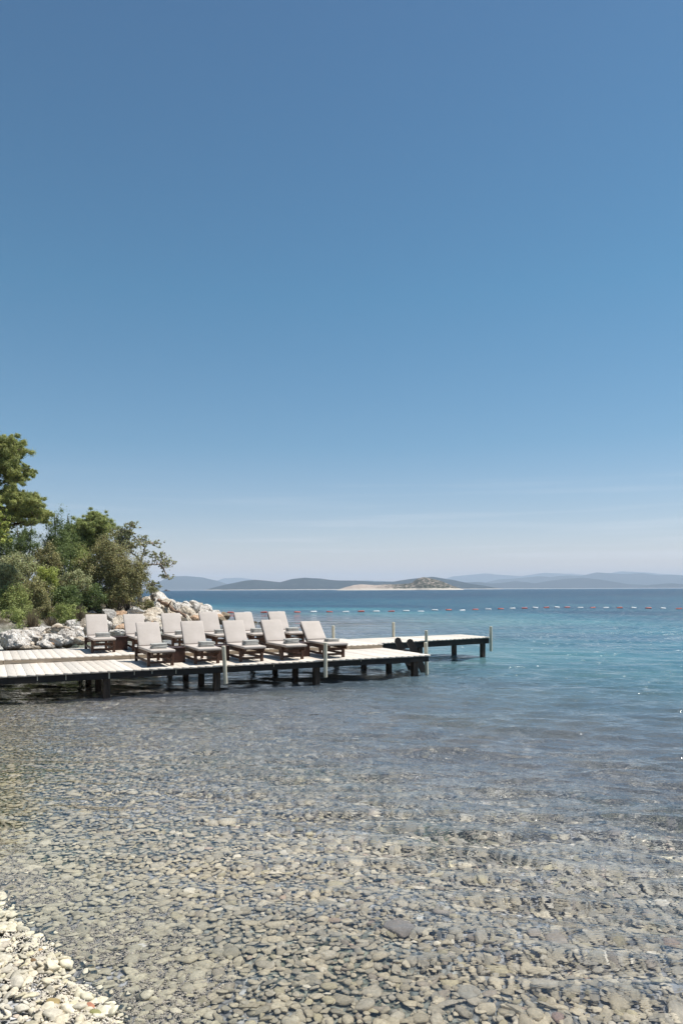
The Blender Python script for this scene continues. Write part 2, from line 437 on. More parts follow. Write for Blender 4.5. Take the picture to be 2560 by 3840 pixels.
    pr = ramp(t, [(0.40, (0.55, 0.55, 0.72)), (0.56, (1, 1, 1)), (0.7, (1.2, 1.18, 1.1))], n5.outputs[0])
    mm = nd(t, 'ShaderNodeMixRGB', blend_type='MULTIPLY'); mm.inputs[0].default_value = 0.9
    t.links.new(cr.outputs[0], mm.inputs[1]); t.links.new(pr.outputs[0], mm.inputs[2]); t.links.new(mm.outputs[0], p.inputs['Base Color'])
    mk = nd(t, 'ShaderNodeAttribute', attribute_name='murk')
    mx = nd(t, 'ShaderNodeMixShader'); t.links.new(mk.outputs['Fac'], mx.inputs[0])
    t.links.new(g.outputs[0], mx.inputs[1]); t.links.new(p.outputs[0], mx.inputs[2])
    t.links.new(mx.outputs[0], t.nodes['Material Output'].inputs['Surface'])
    return m
xs = axis(-40, 40, -9, 8, 0.035, 1.022); ys = axis(-6, 70, 2.6, 17, 0.03, 1.014)
def extend(a, hi, g=1.12):
    a = list(a); s = a[-1] - a[-2]
    while a[-1] < hi: s *= g; a.append(a[-1] + s)
    return a
xs = extend(xs, 9000); xs = np.array([-v for v in extend([-v for v in xs[::-1]], 9000)][::-1]); ys = np.array(extend(ys, 22000))
GX, GY = np.meshgrid(xs, ys)
SX, SY = np.meshgrid(np.gradient(xs), np.gradient(ys)); SP = np.maximum(SX, SY)
D = shore_dist(GX, GY)
dep = np.clip(-ground_z(GX, GY), 0, None)
Z = np.zeros_like(GX)
amp = np.clip(D / 4.0, 0.10, 1.0) * (0.6 + 0.55 * np.clip((GX + 4) / 6.0, 0, 1))
NW = 70
for k in range(NW):
    lam = 0.14 * (34.0 ** (k / (NW - 1)))
    a = math.radians(77) + rng.normal(0, 0.24 if lam > 0.3 else 0.6)
    kx, ky = math.cos(a) * 2 * math.pi / lam, math.sin(a) * 2 * math.pi / lam
    ph = rng.rand() * 6.283
    fade = np.clip(lam / (3.2 * SP) - 1.0, 0, 1)
    A = 0.0036 * lam ** 0.95 * rng.uniform(0.5, 1.4) * (1.0 + 1.0 * math.exp(-(math.log(lam / 0.5) / 0.45) ** 2))
    if lam > 1.2: A *= (1.2 / lam) ** 0.5
    env = 0.4 + 1.2 * vnoise(GX, GY, 2.5 * lam + 0.8, k + 5)
    Z += A * amp * env * fade * np.sin(kx * GX + ky * GY + ph)
depth_c = np.clip(np.maximum(dep, np.clip((GY - 60) / 14.0, 0, 14)), 0, 14)
murk = 1 - np.exp(-(dep / 2.0) ** 1.25)
murk = np.where(D < 0, 0, murk)
calm = np.clip(0.40 + 0.15 * np.clip((GX + 5) / 7.0, 0, 1) + 0.35 * np.clip((GY - 7) / 7, 0, 1) + np.clip((GY - 14) / 20, 0, 0.6), 0, 1.0) * np.clip(D / 4, 0.15, 1)
farw = np.clip((GY - 14) / 40.0, 0, 1)
sea = np_mesh('water', np.stack([GX, GY, Z], -1).reshape(-1, 3), grid_faces(len(xs), len(ys)), water_mat(), smooth=True,
              attr={'depth': depth_c, 'murk': murk, 'calm': calm, 'far': farw})
tag(sea, kind='structure'); sea.cycles.is_caustics_caster = True

# ------------------------------------------------------------------ pebbles
def ico(sub):
    bm = bmesh.new(); bmesh.ops.create_icosphere(bm, subdivisions=sub, radius=1.0)
    co = np.array([v.co[:] for v in bm.verts]); f = np.array([[v.index for v in fc.verts] for fc in bm.faces]); bm.free()
    return co, f

def pebble_mat():
    m, t, b = mat('pebble_stone')
    a = nd(t, 'ShaderNodeAttribute', attribute_name='Col')
    tc = nd(t, 'ShaderNodeTexCoord')
    n = nd(t, 'ShaderNodeTexNoise', Scale=45, Detail=5, Roughness=0.7); t.links.new(tc.outputs['Object'], n.inputs['Vector'])
    r = ramp(t, [(0.3, (0.66, 0.66, 0.64)), (0.7, (1.15, 1.13, 1.1))], n.outputs[0])
    mm = nd(t, 'ShaderNodeMixRGB', blend_type='MULTIPLY'); mm.inputs[0].default_value = 1
    t.links.new(a.outputs['Color'], mm.inputs[1]); t.links.new(r.outputs[0], mm.inputs[2]); t.links.new(mm.outputs[0], b.inputs['Base Color'])
    b.inputs['Roughness'].default_value = 0.85; b.inputs['Specular IOR Level'].default_value = 0.2
    bp = nd(t, 'ShaderNodeBump', Strength=0.5, Distance=0.006); t.links.new(n.outputs[0], bp.inputs['Height']); t.links.new(bp.outputs[0], b.inputs['Normal'])
    return m
M_PEB = pebble_mat()
PAL = np.array([(0.30, 0.27, 0.21), (0.38, 0.34, 0.26), (0.25, 0.24, 0.22), (0.33, 0.31, 0.27), (0.21, 0.20, 0.17), (0.44, 0.40, 0.32), (0.30, 0.27, 0.17), (0.20, 0.17, 0.155), (0.55, 0.52, 0.46), (0.28, 0.19, 0.155)])
PAL = PAL * 0.55 + np.array([(0.30, 0.28, 0.235)]) * 0.45
PAL = PAL * np.array([2.12, 2.04, 1.90])
PW = np.array([18, 17, 12, 14, 10, 10, 7, 5, 2.0, 0.6]); PW = PW / PW.sum()

def pebbles(name, X, Y, size, sub, seed, lift=0.25, pale=None):
    r = np.random.RandomState(seed); n = len(X)
    base, f = ico(sub); nv = len(base)
    # a few different knobbly base shapes
    K = 10; var = []
    for k in range(K):
        c = base.copy()
        for q in range(7):          # flat cuts make the stones angular
            d = r.normal(size=3); d /= np.linalg.norm(d); h = r.uniform(0.34, 0.78)
            s = c @ d; c = c - np.outer(np.clip(s - h, 0, None) * 0.95, d)
        c *= 1 + r.normal(0, 0.05, (nv, 1))
        var.append(c)
    var = np.array(var)[r.randint(0, K, n)]                       # n,nv,3
    sc = np.stack([size * r.uniform(0.85, 1.35, n), size * r.uniform(0.6, 1.0, n), size * r.uniform(0.26, 0.52, n)], -1)
    var = var * sc[:, None, :]
    def rot(v, ax, a):
        c, s = np.cos(a)[:, None], np.sin(a)[:, None]
        i, j = [(1, 2), (2, 0), (0, 1)][ax]
        o = v.copy(); o[..., i] = v[..., i] * c - v[..., j] * s; o[..., j] = v[..., i] * s + v[..., j] * c
        return o
    var = rot(var, 0, r.normal(0, 0.28, n)); var = rot(var, 1, r.normal(0, 0.28, n)); var = rot(var, 2, r.uniform(0, 6.28, n))
    Zg = ground_z(X, Y) + sc[:, 2] * lift + r.uniform(0, 0.012, n)
    co = var + np.stack([X, Y, Zg], -1)[:, None, :]
    d = shore_dist(X, Y)
    c = PAL[r.choice(len(PAL), n, p=PW)] * r.uniform(0.78, 1.18, (n, 1))
    # bleached dry stones above the waterline, algae below it paled to offset lost underwater light
    dry = np.clip((-d - 0.18 + 0.4 * (vnoise(X, Y, 0.5, 12) - 0.5)) / 0.7, 0, 1)[:, None]
    bleach = np.array([(0.66, 0.63, 0.57)]) * r.uniform(0.38, 1.12, (n, 1))
    c = c * (1 - dry * 0.8) + bleach * dry * 0.8
    alg_pale = (np.exp(-((d - 0.3) / 1.0) ** 2) * np.clip(vnoise(X, Y, 0.8, 9) * 1.3 + 0.25, 0, 1) * np.clip(d / 0.1 + 1.5, 0.35, 1))[:, None] * (1 - dry)
    c = c * (1 - 0.7 * alg_pale) + np.array([(0.80, 0.755, 0.58)]) * r.uniform(0.6, 1.15, (n, 1)) * 0.7 * alg_pale
    if pale is not None: c = 0.25 * c + 0.75 * np.array([pale]) * r.uniform(0.75, 1.15, (n, 1))
    patch = (0.82 + 0.36 * vnoise(X, Y, 2.2, 4))[:, None]
    off = np.clip((d - 1.8) / 5.0, 0, 1)[:, None]      # blue-grey tint further out, paints the sky sheen into the stones
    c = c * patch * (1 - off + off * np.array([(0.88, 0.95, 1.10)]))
    faces = (f[None] + (np.arange(n) * nv)[:, None, None]).reshape(-1, 3)
    o = np_mesh(name, co.reshape(-1, 3), faces, M_PEB, colors=np.repeat(c, nv, 0))
    o.cycles.is_caustics_receiver = True
    return o

def scatter(y0, y1, sp, seed, margin=1.0, keep=1.0, land=False):
    r = np.random.RandomState(seed)
    n = int((y1 - y0) / sp); rows = []
    for i in range(n):
        y = y0 + i * sp; hw = 0.468 * y + margin
        x = np.arange(-hw, hw, sp); rows.append(np.stack([x, np.full_like(x, y)], -1))
    P = np.concatenate(rows); P += r.uniform(-0.5, 0.5, P.shape) * sp * 1.1
    P = P[r.rand(len(P)) < keep]
    d = shore_dist(P[:, 0], P[:, 1]); P = P[d > -4.5]
    return P[:, 0], P[:, 1]

X, Y = scatter(3.2, 8.0, 0.050, 21)
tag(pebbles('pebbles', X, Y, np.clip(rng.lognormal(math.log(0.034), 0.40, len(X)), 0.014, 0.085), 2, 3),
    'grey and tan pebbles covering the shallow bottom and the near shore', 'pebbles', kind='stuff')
X, Y = scatter(8.0, 15.0, 0.062, 22)
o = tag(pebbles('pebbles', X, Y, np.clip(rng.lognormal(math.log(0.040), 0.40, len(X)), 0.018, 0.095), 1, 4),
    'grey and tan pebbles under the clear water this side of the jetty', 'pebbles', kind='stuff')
X, Y = scatter(15.0, 23.0, 0.10, 23)
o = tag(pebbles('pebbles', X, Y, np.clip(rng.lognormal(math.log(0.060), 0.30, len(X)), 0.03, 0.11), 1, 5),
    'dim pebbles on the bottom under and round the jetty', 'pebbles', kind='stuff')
# larger cobbles mixed in
X, Y = scatter(3.4, 12.0, 0.20, 24, keep=0.30)
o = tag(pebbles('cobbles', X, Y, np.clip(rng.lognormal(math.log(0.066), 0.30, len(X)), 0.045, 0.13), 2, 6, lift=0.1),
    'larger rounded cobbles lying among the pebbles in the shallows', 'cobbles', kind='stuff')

# fine washed gravel along the waterline
X, Y = scatter(3.2, 8.0, 0.019, 25)
d_ = shore_dist(X, Y); k_ = (np.abs(d_ - 0.32) < 0.6 * (0.3 + np.random.RandomState(9).rand(len(X)))) & (vnoise(X, Y, 0.45, 8) > 0.42); X, Y = X[k_], Y[k_]
X = np.concatenate([X, X + 0.009]); Y = np.concatenate([Y, Y + 0.008])
o = tag(pebbles('fine_gravel', X, Y, rng.uniform(0.006, 0.014, len(X)), 1, 8, lift=2.2, pale=(0.76, 0.69, 0.61)),
    'fine beige gravel washed along the waterline', 'gravel', kind='stuff')

# a few stones that stand out on the dry strand and in the shallows
def single_stone(x, y, r, colr, label, seed, flat=0.55):
    p = at_z(x, y, 0.0)
    base, f = ico(3); rr = np.random.RandomState(seed); c = base.copy()
    for q in range(9):
        d = rr.normal(size=3); d /= np.linalg.norm(d); h = rr.uniform(0.5, 0.85); s = c @ d; c -= np.outer(np.clip(s - h, 0, None) * 0.92, d)
    c *= np.array([r * 1.2, r * 0.9, r * flat])
    a = rr.uniform(0, 6.28); R = np.array([[math.cos(a), -math.sin(a), 0], [math.sin(a), math.cos(a), 0], [0, 0, 1]]); c = c @ R.T
    gz = float(ground_z(np.array([p.x]), np.array([p.y]))[0])
    o = np_mesh('beach_stone', c, f, M_PEB, smooth=True, colors=np.tile(np.array(colr), (len(c), 1)))
    o.location = (p.x, p.y, gz + r * flat * 0.55)
    o.cycles.is_caustics_receiver = True
    return tag(o, label, 'stone', 'stones that stand out on the shore')
single_stone(525, 3535, 0.045, (0.78, 0.76, 0.70), 'bright white stone lying alone in the clear shallows', 1)
single_stone(120, 3625, 0.035, (0.20, 0.13, 0.07), 'dark brown stone among pale stones at the left edge', 2)
single_stone(140, 3575, 0.028, (0.50, 0.33, 0.16), 'orange tan stone at the waterline near the left edge', 3)
single_stone(190, 3790, 0.05, (0.33, 0.25, 0.12), 'yellow brown stone at the bottom edge of the strand', 4)
single_stone(330, 3785, 0.035, (0.42, 0.20, 0.13), 'small rust red stone near the bottom edge at the waterline', 5)
single_stone(345, 3815, 0.038, (0.28, 0.27, 0.12), 'olive green stone touching the rust red stone', 6)
single_stone(1490, 3450, 0.14, (0.37, 0.33, 0.295), 'broad flat brownish stone under the water', 7, 0.25)
single_stone(2080, 3770, 0.045, (0.46, 0.34, 0.29), 'pinkish stone under the ripples near the bottom edge', 8)
single_stone(1750, 3680, 0.085, (0.50, 0.47, 0.40), 'pale flat stone under the water right of the centre', 9, 0.4)

# ------------------------------------------------------------------ jetty
ANG = math.atan2(0.43488, 0.90049)
U = Vector((0.90049, 0.43488, 0)); V = Vector((-0.43488, 0.90049, 0))
def J(u, v, z=0.0):
    p = U * u + V * v; return Vector((p.x, p.y, z))
jet = empty('jetty', (0, 0, 0), ANG, 'long cream boarded jetty on dark timber piles with an arm reaching out to sea', 'jetty')
ZL, ZU = 0.64, 0.77
def deck(name, u0, u1, vf, vb, z, th, seed):
    """boards laid across, from front edge vf(u) to back edge vb(u)"""
    r = random.Random(seed); co = []; fs = []; cl = []
    u = u0
    while u < u1 - 0.02:
        w = min(0.195, u1 - u)
        e0, e1 = r.uniform(-0.018, 0.014), r.uniform(-0.012, 0.012)
        dz = r.uniform(-0.002, 0.002)
        g = 0.002; a, b = u + g, u + w - g
        va, vb_ = vf(u) + e0, vb(u) + e1
        i = len(co); bv = 0.003
        for (zz, s) in ((z + dz, bv), (z + dz - bv, 0), (z - th, 0)):
            co += [(a + s, va + s, zz), (b - s, vf(u + w) + e0 + s, zz), (b - s, vb(u + w) + e1 - s, zz), (a + s, vb_ - s, zz)]
        fs.append((i, i + 1, i + 2, i + 3))
        for q in range(2):
            for k in range(4):
                fs.append((i + q * 4 + 4 + k, i + q * 4 + 4 + (k + 1) % 4, i + q * 4 + (k + 1) % 4, i + q * 4 + k))
        fs.append((i + 11, i + 10, i + 9, i + 8))
        c = r.uniform(0.80, 1.08); tint = r.uniform(-0.02, 0.02)
        cl += [(c + tint, c, c - tint)] * 12
        u += w
    o = np_mesh(name, np.array(co), np.array(fs), M_DECK, jet, colors=np.array(cl))
    o.data.materials.append(M_BEAM)          # underside coloured dark to deepen the shade below the boards
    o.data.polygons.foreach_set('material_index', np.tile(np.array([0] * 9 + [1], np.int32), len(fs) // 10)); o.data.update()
    return o
VF, VM, VB = 18.02, 20.83, 23.82
deck('lower_deck', -6.0, 11.56, lambda u: VF, lambda u: VM + 0.10, ZL, 0.042, 1)
deck('upper_deck', -6.0, 11.56, lambda u: VM, lambda u: VB, ZU, 0.036, 2)
af = lambda u: 21.25 + 0.135 * (u - 11.5); ab = lambda u: 23.45 + 0.075 * (u - 11.5)
deck('arm_deck', 11.565, 16.64, af, ab, ZU, 0.038, 3)
bm = bmesh.new()
u = -6.0
while u < 11.5:
    l = min(3.2, 11.54 - u); box(bm, (u + l / 2, VM + 0.045, (ZL + ZU - 0.036) / 2), (l - 0.012, 0.05, ZU - 0.036 - ZL - 0.004), 0.004); u += l
box(bm, (11.515, VM + 0.25, (ZL + ZU - 0.036) / 2), (0.045, 0.36, ZU - 0.036 - ZL - 0.004), 0.004)
obj('step_riser', bm, M_RISER, jet)
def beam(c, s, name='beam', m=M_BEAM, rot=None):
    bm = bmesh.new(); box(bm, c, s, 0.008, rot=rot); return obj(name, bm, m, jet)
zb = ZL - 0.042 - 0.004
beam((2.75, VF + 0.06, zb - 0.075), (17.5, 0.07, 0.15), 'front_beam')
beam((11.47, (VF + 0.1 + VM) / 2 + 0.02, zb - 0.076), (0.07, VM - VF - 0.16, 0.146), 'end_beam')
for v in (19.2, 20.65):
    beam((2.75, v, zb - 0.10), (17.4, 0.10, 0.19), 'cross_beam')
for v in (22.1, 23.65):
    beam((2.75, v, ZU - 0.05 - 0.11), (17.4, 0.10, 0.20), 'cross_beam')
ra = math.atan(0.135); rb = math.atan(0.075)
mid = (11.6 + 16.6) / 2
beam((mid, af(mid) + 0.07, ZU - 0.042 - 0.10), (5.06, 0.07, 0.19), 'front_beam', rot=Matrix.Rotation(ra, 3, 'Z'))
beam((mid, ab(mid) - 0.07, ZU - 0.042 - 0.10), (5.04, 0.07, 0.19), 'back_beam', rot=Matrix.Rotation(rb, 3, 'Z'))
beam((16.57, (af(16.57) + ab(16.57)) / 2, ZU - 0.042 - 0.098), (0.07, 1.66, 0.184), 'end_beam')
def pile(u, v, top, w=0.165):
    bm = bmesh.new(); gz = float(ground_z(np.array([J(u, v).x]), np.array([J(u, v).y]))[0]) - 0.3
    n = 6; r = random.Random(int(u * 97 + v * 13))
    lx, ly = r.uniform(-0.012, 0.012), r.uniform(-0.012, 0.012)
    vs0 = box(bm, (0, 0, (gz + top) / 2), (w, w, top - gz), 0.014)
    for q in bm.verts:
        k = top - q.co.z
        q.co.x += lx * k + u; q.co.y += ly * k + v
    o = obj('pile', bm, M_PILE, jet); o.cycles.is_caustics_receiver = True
for u in (-5.6, -2.9, -0.15, 2.58, 5.27, 8.03, 11.12):
    pile(u, VF + 0.19, zb)
    pile(u + 0.02, 19.75, zb, 0.15)
    pile(u - 0.03, 21.3, zb - 0.0, 0.15)
    pile(u, 23.5, ZU - 0.06, 0.15)
for u, v in ((13.45, af(13.45) + 0.17), (13.6, ab(13.6) - 0.18), (16.4, af(16.4) + 0.17), (16.2, ab(16.2) - 0.17)):
    pile(u, v, ZU - 0.06, 0.155)
def post(u, v, z0, z1, lean=(0, 0), r=0.052):
    bm = bmesh.new()
    zs = [z0, z0 + 0.01, (z0 + z1) / 2, z1 - 0.012, z1]; rs = [r - 0.008, r, r * 1.02, r, r - 0.012]
    tube(bm, [(u + lean[0] * (z1 - z), v + lean[1] * (z1 - z), z) for z in zs], rs, 18)
    obj('post', bm, M_POST, jet, smooth=False)
post(5.38, VF - 0.058, 0.17, 1.13, (0.055, 0), 0.050)
post(8.19, VF - 0.056, 0.18, 1.12)
post(11.2, VB + 0.06, 0.30, 1.24)
post(13.55, ab(13.55) + 0.06, 0.22, 1.32)
post(13.58, af(13.58) - 0.07, 0.22, 1.12)
post(11.63, 18.42, 0.02, 0.97, (0.03, -0.02))
post(16.61, af(16.61) - 0.07, 0.25, 1.16)
# paint runs on the front beam
for u, h in ((1.05, 0.10), (1.66, 0.12), (3.20, 0.09), (3.62, 0.08), (4.20, 0.11), (6.75, 0.07), (9.3, 0.05), (2.62, 0.14)):
    bm = bmesh.new(); box(bm, (u, VF + 0.022, zb - h / 2), (0.014 if u != 2.62 else 0.03, 0.004, h), 0.0015); obj('paint_run', bm, M_POST, jet)
# ladder down into the sea beside the end of the lower deck
lad = bpy.data.objects.new('ladder', None); link(lad, jet)
tilt = math.atan2(0.62, 1.15)
for v in (20.02, 19.28):
    bm = bmesh.new()
    L0 = 1.85; w = 0.21
    pts = [(-w / 2, -L0), (w / 2, -L0), (w / 2, 0.0), (w / 2 - 0.06, 0.06), (-w / 2 + 0.06, 0.06), (-w / 2, 0.0)]
    va = [bm.verts.new((x, -0.022, z)) for x, z in pts]; vb2 = [bm.verts.new((x, 0.022, z)) for x, z in pts]
    bm.faces.new(va); bm.faces.new(vb2[::-1])
    for k in range(6): bm.faces.new((va[k], vb2[k], vb2[(k + 1) % 6], va[(k + 1) % 6]))
    bmesh.ops.recalc_face_normals(bm, faces=bm.faces)
    R = Matrix.Rotation(-tilt, 4, 'Y')
    for q in bm.verts: q.co = Matrix.Translation((11.60, v, 0.95)) @ R @ q.co
    obj('stringer', bm, M_BEAM, lad)
for k in range(5):
    s = 0.35 + k * 0.29
    c = Vector((11.60, 19.65, 0.95)) + Matrix.Rotation(-tilt, 3, 'Y') @ Vector((0, 0, -s))
    bm = bmesh.new(); box(bm, c, (0.17, 0.70, 0.032), 0.004); obj('tread', bm, M_BEAM, lad)

# ------------------------------------------------------------------ sun loungers
def cushion_bm(lx, ly, th, puff=0.010):
    bm = bmesh.new()
    vs = box(bm, (0, 0, 0), (lx, ly, th), 0.026, seg=3)
    bmesh.ops.subdivide_edges(bm, edges=[e for e in bm.edges if e.calc_length() > 0.25], cuts=6, use_grid_fill=True)
    for v in bm.verts:
        fx = 1 - (2 * v.co.x / lx) ** 2; fy = 1 - (2 * v.co.y / ly) ** 4
        if v.co.z > th * 0.3: v.co.z += puff * max(fx, 0) * max(fy, 0)
    return bm

def make_lounger(rec):
    """local x across, y towards the head; front legs at y=0. rec = backrest angle"""
    t = empty('sun_lounger')
    W = 0.66
    for x in (-W / 2 + 0.038, W / 2 - 0.038):
        for y in (0.0, 1.60):
            bm = bmesh.new(); box(bm, (x, y, 0.178), (0.074, 0.074, 0.356), 0.006); obj('leg', bm, M_WOOD, t)
        bm = bmesh.new(); box(bm, (x * 0.86, 0.68, 0.30), (0.035, 1.98, 0.085), 0.005); obj('side_rail', bm, M_WOOD, t)
        bm = bmesh.new(); box(bm, (x, 0.80, 0.115), (0.035, 1.52, 0.06), 0.005); obj('side_stretcher', bm, M_WOOD, t)
    bm = bmesh.new(); box(bm, (0, 0.0, 0.095), (W - 0.155, 0.036, 0.06), 0.005); obj('front_stretcher', bm, M_WOOD, t)
    bm = bmesh.new(); box(bm, (0, 0.03, 0.235), (W - 0.155, 0.036, 0.075), 0.005); obj('front_crossbar', bm, M_WOOD, t)
    bm = bmesh.new(); box(bm, (0, 1.60, 0.235), (W - 0.155, 0.036, 0.075), 0.005); obj('rear_crossbar', bm, M_WOOD, t)
    bm = bmesh.new()
    for k in range(14): box(bm, (0, -0.27 + k * 0.108, 0.350), (W - 0.09, 0.07, 0.016), 0.003)
    obj('seat_slats', bm, M_WOOD, t)
    hy, hz = 1.22, 0.36
    R = Matrix.Rotation(rec, 4, 'X')
    BL = 0.74
    bm = bmesh.new()
    for k in range(8):
        box(bm, (0, 0.05 + k * 0.092, -0.010), (W - 0.07, 0.058, 0.016), 0.003)
    for x in (-0.27, 0.27): box(bm, (x, BL / 2, -0.034), (0.035, BL, 0.03), 0.003)
    for v in bm.verts: v.co = Matrix.Translation((0, hy, hz)) @ R @ v.co
    obj('backrest_frame', bm, M_WOOD, t)
    # prop from the backrest down to the rails
    top = Matrix.Translation((0, hy, hz)) @ R @ Vector((0, BL * 0.62, -0.05))
    for x in (-0.24, 0.24):
        bm = bmesh.new(); tube(bm, [(x, top.y, top.z), (x, hy + 0.50, 0.30)], [0.014, 0.014], 6); obj('backrest_prop', bm, M_WOOD, t)
    bm = cushion_bm(0.62, 1.53, 0.066)
    for v in bm.verts: v.co += Vector((0, -0.315 + 0.765, 0.360 + 0.033))
    obj('seat_cushion', bm, M_CUSH, t, smooth=True)
    bm = cushion_bm(0.62, BL, 0.066)
    for v in bm.verts: v.co = Matrix.Translation((0, hy - 0.012, hz + 0.045)) @ R @ (v.co + Vector((0, BL / 2, 0.033)))
    obj('back_cushion', bm, M_CUSH, t, smooth=True)
    return t

def copy_tree(o, parent=None):
    c = o.copy(); COL.objects.link(c)
    if parent is not None: c.parent = parent
    for ch in list(o.children): copy_tree(ch, c)
    return c
protos = {}
def lounger(rec, u, v, z, label, dr=0.0):
    key = round(rec)
    if key in protos: o = copy_tree(protos[key])
    else: o = make_lounger(math.radians(rec)); protos[key] = o
    o.location = J(u, v, z); o.rotation_euler = (0, 0, ANG + math.radians(dr))
    return tag(o, label, 'sun lounger', 'cushioned sun loungers on the jetty')

def towel_bm(w, d, h, seed):
    bm = bmesh.new(); r = random.Random(seed)
    n = 2
    for k in range(n):
        hh = h / n
        box(bm, (r.uniform(-0.006, 0.006), r.uniform(-0.004, 0.004), hh * (k + 0.5)), (w - 0.012 * k, d, hh * 1.04), hh * 0.40, seg=3)
    # rolled fold at the left end
    tube(bm, [(-w / 2 + 0.012, -d / 2 + 0.012, h / 2), (-w / 2 + 0.012, d / 2 - 0.012, h / 2)], [h / 2 * 0.98] * 2, 12)
    for v in bm.verts:
        v.co.z += 0.007 * math.sin(v.co.x * 9 + seed) * (v.co.z / h); v.co.x += 0.005 * math.sin(v.co.y * 17 + seed)
    return bm
towel_meshes = []
def towel(u, v, z, rz, label, h=0.062, k=0):
    bm = towel_bm(0.37, 0.23, h, k)
    o = obj('folded_towel', bm, M_TOWEL, None, smooth=True)
    o.location = J(u, v, z); o.rotation_euler = (0, 0, ANG + rz)
    return tag(o, label, 'towel', 'folded towels on the loungers')

ORD = ['first', 'second', 'third', 'fourth', 'fifth', 'sixth']
FR = [3.60, 4.78, 5.98, 7.14, 8.38]
for i, u in enumerate(FR):
    rec = [55, 56, 54, 53, 44][i]
    extra = ['', '', ', beside the leaning cream post', '', ', reclined lower than all the others'][i]
    if i == 2: extra = ', right of the leaning cream post'
    lounger(rec, u + 0.33, 18.56, ZL, '%s lounger from the left in the front row%s' % (ORD[i].capitalize(), extra), dr=[0.4, -0.5, 0.2, 0.6, -0.6][i])
    for k in range(2):
        if i == 4:
            h = 0.04
        else: h = 0.064
        towel(u + 0.33 + [-0.02, 0.03, 0.01, 0.02, 0.05][i] + 0.008 * k, 18.66 + [0, 0.02, -0.02, 0.0, 0.12][i], ZL + 0.434 + k * (h + 0.003), math.radians([2, -3, 1, 3, 2][i] + 2 * k),
              '%s grey folded towel on the %s front row lounger from the left' % (['Lower', 'Upper'][k], ORD[i]), h, i * 2 + k)
BR = [2.67, 3.80, 4.94, 6.16, 7.32, 8.52]
for i, u in enumerate(BR):
    extra = ['', ', partly hidden by the front row', ', backed by white boulders', ', with the rock point behind it', ', with open sea behind', ' at the row\'s right end'][i]
    lounger([56, 54, 55, 57, 53, 54][i], u + 0.33, 21.78, ZU, '%s lounger from the left in the back row%s' % (ORD[i].capitalize(), extra), dr=[-0.5, 0.4, 0, 0.5, -0.4, 0.3][i])
    for k in range(2):
        h = 0.060
        towel(u + 0.33 + [0.02, 0.0, 0.03, 0.02, 0.02, 0.0][i], 21.92 + [0, 0, 0.05, 0.03, 0.0, 0.02][i], ZU + 0.434 + k * (h + 0.003), math.radians([0, 2, -2, 1, 2, -1][i] + k),
              '%s grey folded towel on the %s back row lounger from the left' % (['Lower', 'Upper'][k], ORD[i]), h, 20 + i * 2 + k)

# side tables: dark boxes with a hand hole at the front
def make_table():
    t = empty('side_table')
    w, d, h = 0.50, 0.46, 0.37
    bm = bmesh.new(); box(bm, (0, 0, h + 0.012), (w + 0.02, d + 0.02, 0.028), 0.004); obj('table_top', bm, M_BOX, t)
    bm = bmesh.new()
    box(bm, (0.055, -d / 2 + 0.012, h / 2), (w - 0.11, 0.022, h - 0.004), 0.003)
    box(bm, (-w / 2 + 0.055, -d / 2 + 0.012, h - 0.07), (0.105, 0.022, 0.13), 0.003)
    obj('front_panel', bm, M_BOX, t)
    bm = bmesh.new(); box(bm, (0, d / 2 - 0.012, h / 2), (w, 0.022, h - 0.004), 0.003); obj('back_panel', bm, M_BOX, t)
    for s in (-1, 1):
        bm = bmesh.new(); box(bm, (s * (w / 2 - 0.012), 0.0, h / 2), (0.022, d - 0.05, h - 0.004), 0.003); obj('side_panel', bm, M_BOX, t)
    return t
tp = None
for (u, v, z, lb) in ((4.46, 19.42, ZL, 'Dark wooden box table between the first and second front row loungers'),
                      (5.66, 19.42, ZL, 'Dark wooden box table between the second and third front row loungers, behind the leaning post'),
                      (8.02, 19.42, ZL, 'Dark wooden box table between the fourth and fifth front row loungers'),
                      (3.54, 22.65, ZU, 'Dark wooden box table between the first and second back row loungers'),
                      (5.86, 22.65, ZU, 'Dark wooden box table between the third and fourth back row loungers'),
                      (8.20, 22.65, ZU, 'Dark wooden box table between the fifth and sixth back row loungers')):
    if tp is None: tp = make_table(); o = tp
    else: o = copy_tree(tp)
    o.location = J(u, v, z); o.rotation_euler = (0, 0, ANG)
    tag(o, lb, 'side table', 'dark box tables between the loungers')

# ------------------------------------------------------------------ float line
floats = [(805, 2294, 'w'), (864, 2295, 'r'), (927, 2295, 'w'), (989, 2295, 'r'), (1052, 2294, 'w'), (1114, 2294, 'r'), (1175, 2293, 'w'), (1235, 2293, 'r'), (1295, 2293, 'w'),
          (1353, 2292, 'r'), (1410, 2292, 'w'), (1466, 2291, 'r'), (1522, 2290, 'w'), (1577, 2290, 'w'), (1629, 2287, 'w'), (1681, 2286, 'r'), (1732, 2286, 'w'), (1781, 2284, 'r'),
          (1829, 2283, 'w'), (1876, 2282, 'r'), (1920, 2281, 'w'), (1965, 2279.5, 'r'), (2005, 2278, 'w'), (2047, 2277, 'r'), (2087, 2276, 'w'), (2125, 2275.7, 'r'), (2174, 2277, 'w'),
          (2221, 2277, 'r'), (2270, 2277.5, 'w'), (2321, 2278, 'r'), (2374, 2278, 'w'), (2429, 2279.5, 'r'), (2484, 2279.5, 'w'), (2543, 2281, 'r'), (2604, 2283, 'w')]
fm = {}
